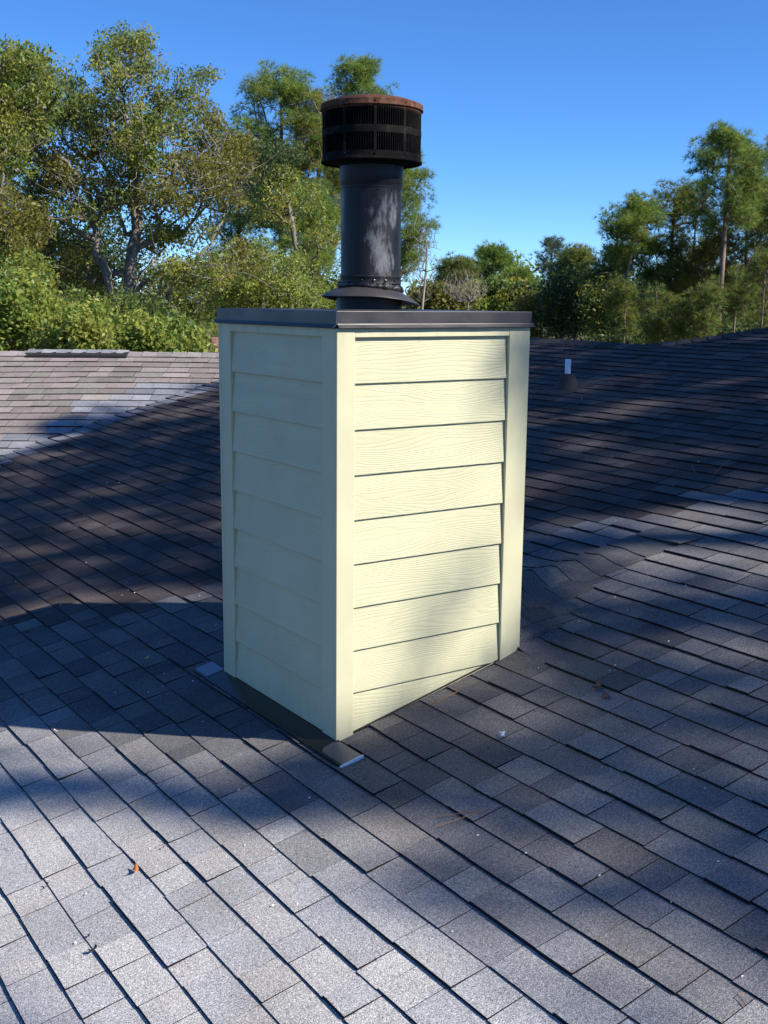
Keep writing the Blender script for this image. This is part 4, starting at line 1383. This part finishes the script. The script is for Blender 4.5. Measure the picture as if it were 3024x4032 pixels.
# fine dead twigs springing from the limbs
V, F = [], []
cand = oak_nodes[(oak_nodes[:, 2] > 0.3) & (oak_nodes[:, 2] < 5.2)]
cand = cand[np.argsort((cand - CAM_POS) @ CAM_M[2])[:len(cand) // 2]]
for _ in range(170):
    p0 = cand[rng.integers(len(cand))]
    pts = [p0]
    d = rand_unit(1)[0] - 0.5 * CAM_M[2]; d[2] = abs(d[2]) * 0.6
    for k in range(5):
        d = d / np.linalg.norm(d) + rng.normal(0, 0.28, 3); d /= np.linalg.norm(d)
        pts.append(pts[-1] + d * rng.uniform(0.15, 0.36))
    v, f = tube_path(pts, [0.010, 0.0085, 0.007, 0.0055, 0.004, 0.003], 4)
    F += [tuple(i + len(V) for i in q) for q in f]; V += [tuple(q) for q in v]
from_polys('dead_twigs', V, F, 'bare_bark', oak_root)

# -- a second oak at the left edge
D = 21.0
bx, by = gxy(-60, D)
e2 = [(40, 180, D, 90, 80, 1.6, 1.2, 0), (10, 300, D, 90, 110, 1.6, 1.0, 0), (-60, 250, D, 110, 150, 2, 1.0, 0), (30, 480, D, 60, 70, 1.4, 0.8, 1), (20, 600, D, 90, 60, 1.2, 0.9, 0)]
broadleaf('oak_tree', 'dark leafy oak cut off by the left edge of the picture', 'oak tree', (bx, by, GROUND_Z), [(bx, by, GROUND_Z - 0.2), at(-60, 700, D), at(-50, 560, D), at(-45, 440, D), at(-30, 330, D), at(0, 230, D)], e2, 480, 75, 0.08, [OAK, OLIVE], rb=0.16, bare=0.12, rad=(0.16, 0.38))
# -- oak between the big oak and the flue
D = 29.0
bx, by = gxy(640, D)
e3 = [(590, 350, D, 62, 50, 1.3, 1.2, 1), (610, 430, D, 85, 60, 1.6, 1.0, 0), (560, 590, D - 2, 110, 70, 1.6, 2.0, 2), (630, 640, D - 1, 90, 50, 1.4, 1.2, 2), (690, 520, D, 50, 60, 1.2, 0.5, 0), (500, 640, D - 2, 70, 45, 1.4, 0.9, 2)]
broadleaf('oak_tree', 'slender leaning oak with dark top just left of the flue', 'oak tree', (bx, by, GROUND_Z), [(bx, by, GROUND_Z - 0.2), at(640, 680, D), at(642, 560, D), at(630, 470, D), at(600, 380, D)], e3, 430, 70, 0.085, [OAK, DARKG, BRIGHT], rb=0.11, bare=0.16, rad=(0.18, 0.42))

# -- glossy shrubs behind the wing ridge
def shrub(label, D, ells, n_, pal, size=0.085, per=110, name='shrub', cat='shrub', group='shrubs behind the wing roof', rad=(0.2, 0.4)):
    dx0 = ells[0][0]
    bx, by = gxy(dx0, D)
    zt = at(dx0, ells[0][1], D)[2]
    tr = [(bx, by, GROUND_Z - 0.2), (bx + 0.1, by, (GROUND_Z + zt) / 2), (bx, by + 0.1, zt)]
    return broadleaf(name, label, cat, (bx, by, GROUND_Z), tr, [(*e_, 0) for e_ in ells], n_, per, size, [pal], rb=0.09, rt=0.008, rad=rad, bare=0.05, group=group)
shrub('bright green leafy shrub at the far left behind the wing roof', 18.5, [(45, 655, 18.5, 62, 52, 1.2, 1), (20, 720, 18.5, 80, 45, 1.0, 1)], 105, BRIGHT + OAK[:2], 0.1)
shrub('yellow-green sunlit shrub below the oak trunk behind the wing roof', 18.0, [(190, 700, 18, 52, 38, 0.9, 1), (145, 740, 18, 50, 26, 0.9, 0.5), (235, 742, 18, 50, 26, 0.9, 0.5)], 90, BRIGHT + BRIGHT[3:4], 0.1)
shrub('green shrub beside the chimney lid behind the wing roof', 18.5, [(345, 722, 18.5, 62, 30, 0.9, 1), (405, 742, 18.5, 45, 24, 0.9, 0.5), (295, 745, 18.5, 45, 22, 0.9, 0.5)], 85, BRIGHT + OAK[:1], 0.1)
shrub('darker leafy shrub between the two sunlit shrubs', 20.5, [(280, 690, 20.5, 70, 50, 1.0, 1), (120, 670, 20.5, 60, 40, 1.0, 0.6)], 100, DARKG + OAK[:2])

# -- pines left and right of the flue
pine('pine_tree', 'bright green round-topped pine rising between oak and flue', 610, 183, 44, 118, 500, 330, 11, PINE, 0.15, rad=(0.35, 0.65))
pine('pine_tree', 'tall pine directly behind the flue cap', 772, 165, 49, 92, 540, 330, 11, PINE, 0.17, lean=-30)
pine('pine_tree', 'ragged pine with bare lower trunk left of the flue pipe', 692, 225, 43, 72, 600, 220, 9, PINEY + PINE, 0.13)
pine('pine_tree', 'pine whose drooping green boughs show right of the flue pipe', 850, 345, 45, 92, 600, 260, 10, PINE, 0.14)
pine('pine_tree', 'short pine low behind the flue, left of the storm collar', 655, 400, 40, 75, 660, 180, 9, PINE, 0.11)
pine('pine_tree', 'half-hidden pine showing in the gap beside the big oak', 520, 330, 47, 80, 640, 200, 9, PINE, 0.14)

# -- far trees at the middle
pine('pine_tree', 'small rounded dark pine right of the flue collar on the skyline', 985, 565, 88, 45, 660, 130, 8, PINED, 0.2, length=0.5, wide=0.035, rad=(0.6, 1.1))
pine('pine_tree', 'broad rounded green pine on the distant skyline', 1062, 540, 95, 55, 650, 150, 8, PINE, 0.22, length=0.5, wide=0.04, rad=(0.7, 1.2))
pine('pine_tree', 'low rounded pine right of the broad distant one', 1125, 590, 92, 45, 670, 120, 8, PINE, 0.2, length=0.5, wide=0.04, rad=(0.7, 1.2))
pine('pine_tree', 'thin pale feathery pine, highest of the distant middle trees', 1188, 522, 120, 34, 620, 90, 7, [(0.10, 0.14, 0.07), (0.08, 0.12, 0.06)], 0.2, length=0.5, wide=0.03, rad=(0.6, 1.1))
pine('pine_tree', 'dense dark conical evergreen on the skyline in front of the thin pine', 1245, 553, 78, 65, 720, 210, 10, PINED, 0.22, length=0.45, wide=0.035, rad=(0.7, 1.1), shape=0.5)
# -- the group at the right
pine('pine_tree', 'tallest pine of the right group, straight bare trunk under an open crown', 1555, 300, 52, 98, 500, 210, 10, PINE, 0.17, rad=(0.35, 0.7), length=0.34, wide=0.02)
pine('pine_tree', 'flat-topped pine leaning out at the left end of the right group', 1372, 443, 58, 72, 580, 170, 9, PINE, 0.15, lean=60, length=0.36, wide=0.022)
pine('pine_tree', 'dark dense pine just left of the tallest right one', 1445, 412, 60, 85, 640, 190, 9, PINED, 0.17, length=0.36, wide=0.024, rad=(0.4, 0.8))
pine('pine_tree', 'pine at the right picture edge, crown cut by the frame', 1668, 312, 55, 95, 600, 190, 10, PINED, 0.16, length=0.36, wide=0.022)
pine('pine_tree', 'pine with forked lower trunk right of the tallest pine', 1600, 400, 57, 85, 700, 250, 9, PINEY, 0.15, lean=-25, length=0.34, wide=0.02)
pine('pine_tree', 'thin-trunked pine in the dark part of the right group', 1495, 425, 59, 75, 640, 140, 9, PINED + PINEY, 0.12, length=0.34, wide=0.02)
pine('pine_tree', 'low dark pine at the left foot of the right group', 1325, 550, 62, 70, 720, 170, 10, PINED, 0.15, length=0.36, wide=0.024, rad=(0.4, 0.8))
pine('pine_tree', 'pine in the back row between the tallest pine and the right edge', 1530, 520, 66, 90, 700, 150, 9, PINED, 0.15, length=0.36, wide=0.024)

# -- understorey
def under(label, dx, dy, D, rx, ry, n_, pal, size=0.17, per=80, name='understorey_tree'):
    shrub(label, D, [(dx, dy, D, rx, ry, rx * D * K / FPX * 0.8, 1.0)], n_, pal, size, per, name, 'tree', 'small trees under the pines', (0.5, 0.9))
under('dark round evergreen beside the right edge of the chimney lid', 1215, 655, 60, 60, 75, 110, DARKG)
under('yellow-green young tree between the two dark evergreens', 1300, 670, 57, 36, 80, 70, OAK + DARKG)
under('dark bushy tree under the leaning pine', 1385, 685, 55, 55, 50, 70, DARKG)
under('dark thicket behind the trunks of the right group', 1430, 650, 72, 110, 75, 190, DARKG, 0.24)
under('dark thicket behind the forked pine at the right edge', 1610, 655, 70, 90, 75, 160, DARKG, 0.24)
under('low dark brush under the middle of the right group', 1400, 735, 53, 120, 26, 90, DARKG)
under('low dark brush under the pines at the right edge', 1590, 725, 52, 100, 30, 90, DARKG)
rng = np.random.default_rng(33)
for (dx_, tp_, d_, hw_, lab_) in ((1352, 615, 50, 34, 'small yellow-green pine left of the dark bushy tree'), (1418, 640, 48, 38, 'small pine under the dark dense pine'), (1482, 655, 47, 34, 'small yellowish pine left of the tall bare trunk'),
                                  (1528, 640, 46, 34, 'small sunlit pine at the foot of the tall bare trunk'), (1592, 600, 49, 42, 'young pine right of the tall bare trunk'), (1648, 560, 47, 48, 'bushy yellow-green young pine at the right edge')):
    pine('pine_tree', lab_, dx_, tp_, d_, hw_, 735, 40, 9, PINED + PINEY[:1], 0.07, group='young pines under the right group', length=0.3, wide=0.022)
under('olive thicket just right of the chimney lid', 1150, 690, 62, 36, 60, 60, OLIVE)
under('low green thicket on the distant skyline right of the flue', 1080, 650, 80, 90, 45, 110, OAK, 0.34)
under('low green thicket behind the collar of the flue', 950, 650, 70, 70, 40, 80, OLIVE, 0.3)
under('green thicket low behind the leaning oak', 720, 655, 50, 80, 45, 80, OAK)
under('leafy thicket behind the big oak trunk', 380, 640, 38, 110, 60, 80, OAK + DARKG, 0.13)
under('dark thicket filling the gaps behind the big oak', 180, 560, 36, 150, 100, 130, DARKG, 0.14)
under('dark thicket behind the oak at the left edge', 20, 620, 34, 90, 90, 90, DARKG, 0.14)

# -- leafless trees
def bare_tree(label, dx, top, D, hw, n_, rb=0.09):
    bx, by = gxy(dx, D)
    zt = at(dx, top, D)[2]
    tr = [(bx, by, GROUND_Z - 0.2 + (zt - GROUND_Z) * f * 0.9) for f in np.linspace(0, 1, 9)]
    tr = [(x_ + 0.12 * math.sin(i), y_, z_) for i, (x_, y_, z_) in enumerate(tr)]
    mid = (top + 655) / 2
    broadleaf('bare_tree', label, 'bare tree', (bx, by, GROUND_Z), tr, [(dx, mid, D, hw, (655 - top) / 2, hw * D * K / FPX, 1, 0)], n_, 0, 0.1, [OAK], 'bare_bark', rb, 0.0045, group='leafless trees', step=0.3, expo=0.62)
bare_tree('slender leafless tree right of the flue pipe against the sky', 915, 455, 38, 42, 330, 0.045)
bare_tree('leafless grey shrubby tree right of the storm collar', 1005, 580, 36, 55, 420, 0.04)
bare_tree('leafless twiggy tree left of the flue, low over the chimney lid', 560, 520, 27, 70, 300, 0.05)

# -- a far wood closing the skyline, one mass
cen = []
for _ in range(900):
    dx = rng.uniform(-700, 2400); D = rng.uniform(135, 190)
    q = at(dx, 655, D)
    top = 5.5 + 2.5 * math.sin(dx * 0.013) + 1.5 * math.sin(dx * 0.041)
    cen.append((q[0], q[1], GROUND_Z + rng.uniform(0.3, 1) ** 0.7 * (top + 2)))
v, f, c_ = leaves(np.array(cen), np.full(len(cen), 2.2), np.full(len(cen), 70), 0.75, PINED + OAK, 0.3)
o = np_mesh('far_wood', v, f, 'leaf', None, c_)
tag(o, 'distant wood along the skyline', 'woodland', kind='stuff')

# ------------------------------------------------------------------ neighbour's house behind the shrubs
D = 31.0
q0 = at(20, 740, D); q1 = at(860, 735, D + 2)
dirv = np.array([q1[0] - q0[0], q1[1] - q0[1]]); Ln = np.linalg.norm(dirv); dirv /= Ln
nv = np.array([-dirv[1], dirv[0]])
nh = thing('neighbour_house', 'brick house with reddish roof glimpsed through the shrubs', 'house', (q0[0], q0[1], GROUND_Z))
zr = at(400, 728, D + 1)[2]
def hp(u, v_, z): return (*(np.array(q0[:2]) + dirv * u + nv * v_), z)
from_polys('wall', [hp(0, -3.2, GROUND_Z - 0.2), hp(Ln, -3.2, GROUND_Z - 0.2), hp(Ln, 3.2, GROUND_Z - 0.2), hp(0, 3.2, GROUND_Z - 0.2), hp(0, -3.2, zr - 1.5), hp(Ln, -3.2, zr - 1.5), hp(Ln, 3.2, zr - 1.5), hp(0, 3.2, zr - 1.5), hp(0, 0, zr - 0.1), hp(Ln, 0, zr - 0.1)],
           [(0, 1, 5, 4), (1, 2, 6, 9, 5), (2, 3, 7, 6), (3, 0, 4, 8, 7)], 'brick', nh)
from_polys('roof', [hp(-0.5, -3.8, zr - 1.75), hp(Ln + 0.5, -3.8, zr - 1.75), hp(Ln + 0.5, 0, zr), hp(-0.5, 0, zr), hp(Ln + 0.5, 3.8, zr - 1.75), hp(-0.5, 3.8, zr - 1.75)], [(0, 1, 2, 3), (3, 2, 4, 5)], 'red_roof', nh)
V = [hp(0.1, -0.4, zr - 1), hp(0.75, -0.4, zr - 1), hp(0.75, 0.3, zr - 1), hp(0.1, 0.3, zr - 1)]; V += [(x_, y_, zr + 0.25) for x_, y_, _ in V]
from_polys('brick_stack', V, [(0, 1, 5, 4), (1, 2, 6, 5), (2, 3, 7, 6), (3, 0, 4, 7), (4, 5, 6, 7)], 'brick', nh)

# ------------------------------------------------------------------ trees off to the right whose crowns shade the roof
LIT = [(-1.09,-0.40,0.70,-0.77,-0.24,-0.62,1), (-0.78,0.99,0.44,-0.57,-0.07,-0.22,1), (-0.37,0.29,0.26,-0.33,-0.08,-0.17,0.8), (-0.72,-1.28,0.42,-0.45,-0.15,-0.23,0.85),
 (-0.15,-1.75,0.36,-0.40,-0.27,-0.26,0.6), (0.85,-0.93,0.15,-0.20,-0.10,-0.09,0.6), (-0.41,-0.43,0.28,-0.34,-0.10,-0.18,0.9),
 (0.21,2.42,0.35,-0.57,-0.09,-0.21,0.8), (0.06,3.75,0.31,-0.54,-0.08,-0.26,0.5), (2.80,7.34,0.17,-0.56,-0.33,-0.71,0.6), (2.80,8.62,0.35,-1.23,-0.48,-1.15,0.6),
 (2.31,0.17,0.26,-0.46,-0.34,-0.30,1.0), (1.43,-0.44,0.14,-0.20,-0.12,-0.11,0.9), (1.54,0.22,0.12,-0.18,-0.23,-0.24,0.25), (3.65,2.45,0.19,-0.54,-0.22,-0.24,0.35),
 (3.13,1.47,0.19,-0.44,-0.14,-0.14,0.3), (2.72,0.09,0.10,-0.18,-0.30,-0.25,1.0), (5.63,4.88,0.08,-0.46,-0.24,-0.27,0.5)]
DRK = [(-0.78,0.33,0.26,-0.32,-0.05,-0.12,1), (-0.33,-0.18,0.18,-0.22,-0.04,-0.07,0.8), (-0.46,-1.09,0.20,-0.22,-0.04,-0.05,0.5), (0.30,-0.85,0.46,-0.55,-0.18,-0.20,1),
 (0.58,-1.53,0.14,-0.16,-0.12,-0.09,1), (0.14,-1.89,0.07,-0.07,-0.08,-0.07,0.7)]
def ell_val(x_, y_, E):
    cx, cy, ax_, ay_, bx_, by_, wt_ = E
    det = ax_ * by_ - ay_ * bx_
    dx_, dy_ = x_ - cx, y_ - cy
    u = (dx_ * by_ - dy_ * bx_) / det; v_ = (ax_ * dy_ - ay_ * dx_) / det
    r = math.hypot(u, v_)
    return wt_ * max(0.0, min(1.0, (1.35 - r) / 0.6))
SX, SY = -0.546 / math.tan(SUN_EL), 0.838 / math.tan(SUN_EL)       # shadow run per metre of height
def shade(x_, y_):
    lit = 0.0
    for E in LIT: lit = max(lit, ell_val(x_, y_, E))
    d = 0.0
    for E in DRK: d = max(d, ell_val(x_, y_, E))
    lit = lit * (1 - d)
    # the sun reaches the chimney itself through a gap: light that would land in its shadow
    h = y_ / SY
    ox = x_ - SX * h
    if 0 < h < 2.3 and -0.3 < ox < WX + 0.15:
        z = h + MA * 0
        dk = 0.0
        for (cx, cz, rx, rz, wt_) in ((0.84, 1.50, 0.22, 0.30, 0.6), (0.02, 0.36, 0.16, 0.17, 0.9), (0.60, 0.42, 0.45, 0.12, 0.32), (0.02, 0.62, 0.10, 0.08, 0.0)):
            dk = max(dk, wt_ * max(0.0, min(1.0, (1.3 - math.hypot((ox - cx) / rx, (z - cz) / rz)) / 0.6)))
        lit = max(lit, 1.0 - dk)
    for h in np.linspace(1.7, 2.7, 11):
        if math.hypot(x_ - SX * h - PX, y_ - SY * h - PY) < 0.52: lit = 1.0
    # the wing roof stands in the open
    vdv = valley_d(x_, y_)
    if vdv < 0.02: lit = max(lit, 1.0 if not ((x_ - 1.8) ** 2 / 0.25 + (y_ - 8.35) ** 2 / 0.16 < 1.0) else 0.1)
    return 1 - lit
rng = np.random.default_rng(11)
pts = []
tries = 0
while len(pts) < 3000 and tries < 60000:
    tries += 1
    x_, y_ = rng.uniform(-2.4, 7.2), rng.uniform(-4.2, 9.2)
    if rng.random() < shade(x_, y_) ** 1.5:
        pts.append((x_, y_))
pts = np.array(pts)
tt = rng.uniform(19, 27, len(pts))
cl = np.stack([pts[:, 0], pts[:, 1], MA * pts[:, 0]], 1) + SUN[None] * tt[:, None]
centers = [(-0.2, -2.6), (1.6, 1.4), (4.6, -0.2), (4.6, 4.2), (1.6, 5.6)]
cc = np.array([[q[0], q[1], MA * q[0]] for q in centers]) + SUN[None] * 23.0
own = np.argmin(np.linalg.norm((cl[:, None] - cc[None]), axis=2), axis=1)
labs = ['tall tree standing out of frame behind the photographer', 'tall tree out of frame to the right, its crown shading the chimney side',
        'tall tree out of frame far to the right, nearest the sun', 'tall tree out of frame right, shading the main ridge', 'tall tree out of frame right, shading the slope left of the chimney']
for k in range(len(centers)):
    tg = cl[own == k]
    if len(tg) == 0: continue
    bx, by = cc[k][0] + 1.5, cc[k][1] - 2.0
    root = thing('shade_tree', labs[k], 'tree', (bx, by, GROUND_Z), 'trees off to the right that shade the roof')
    trunk = [(bx + (cc[k][0] - bx) * f, by + (cc[k][1] - by) * f, GROUND_Z - 0.2 + (cc[k][2] - GROUND_Z) * f) for f in np.linspace(0, 1, 14)]
    sub = tg[rng.permutation(len(tg))[:120]]
    P, par, tips = grow(trunk, sub, 0.8)
    V, F = limb_mesh(P, par, 0.22, 0.006, 0.5, 4)
    np_mesh('trunk', V, F, 'oak_bark', root, smooth=True)
    v, f, c_ = leaves(tg, rng.uniform(0.14, 0.24, len(tg)), np.full(len(tg), 30), 0.13, OAK, 0.2)
    np_mesh('crown', v, f, 'leaf', root, c_)

# ------------------------------------------------------------------ trees added out of frame, right and behind, to cut the sky light
rp_, rq_ = None, None
ring = [(az, d_) for az, d_ in ((264, 24), (345, 24), (2, 26))]
for i, (az, d_) in enumerate(ring):
    x_, y_ = -1.0 + d_ * math.cos(R(az)), -1.0 + d_ * math.sin(R(az))
    root = thing('garden_tree', ['leafy tree out of frame directly behind the photographer', 'leafy tree out of frame to the right, past the main ridge', 'leafy tree out of frame right, farthest along the ridge'][i], 'tree', (x_, y_, GROUND_Z), 'garden trees round the house outside the picture')
    root.rotation_euler = (0, 0, i * 1.3)
    k = 1.0 + 0.12 * math.sin(i * 2.3)
    root.scale = (k, k, k)
    if rp_ is None:
        trunk = [(0.15 * math.sin(j), 0, -0.3 + j * 1.0) for j in range(12)]
        u = rand_unit(260) * (rng.random((260, 1)) ** 0.4) * np.array([4.6, 4.6, 5.4]) + np.array([0, 0, 7.6])
        P, par, tips = grow(trunk, u, 0.8)
        V, F = limb_mesh(P, par, 0.24, 0.012, 0.5, 5)
        rp_ = np_mesh('trunk', V, F, 'oak_bark', root, smooth=True, local=True)
        v, f, c_ = leaves(u, rng.uniform(0.6, 1.0, len(u)), np.full(len(u), 60), 0.26, OAK, 0.3)
        rq_ = np_mesh('crown', v, f, 'leaf', root, c_, local=True)
    else:
        for src in (rp_, rq_):
            c2_ = src.copy(); COL.objects.link(c2_); c2_.parent = root
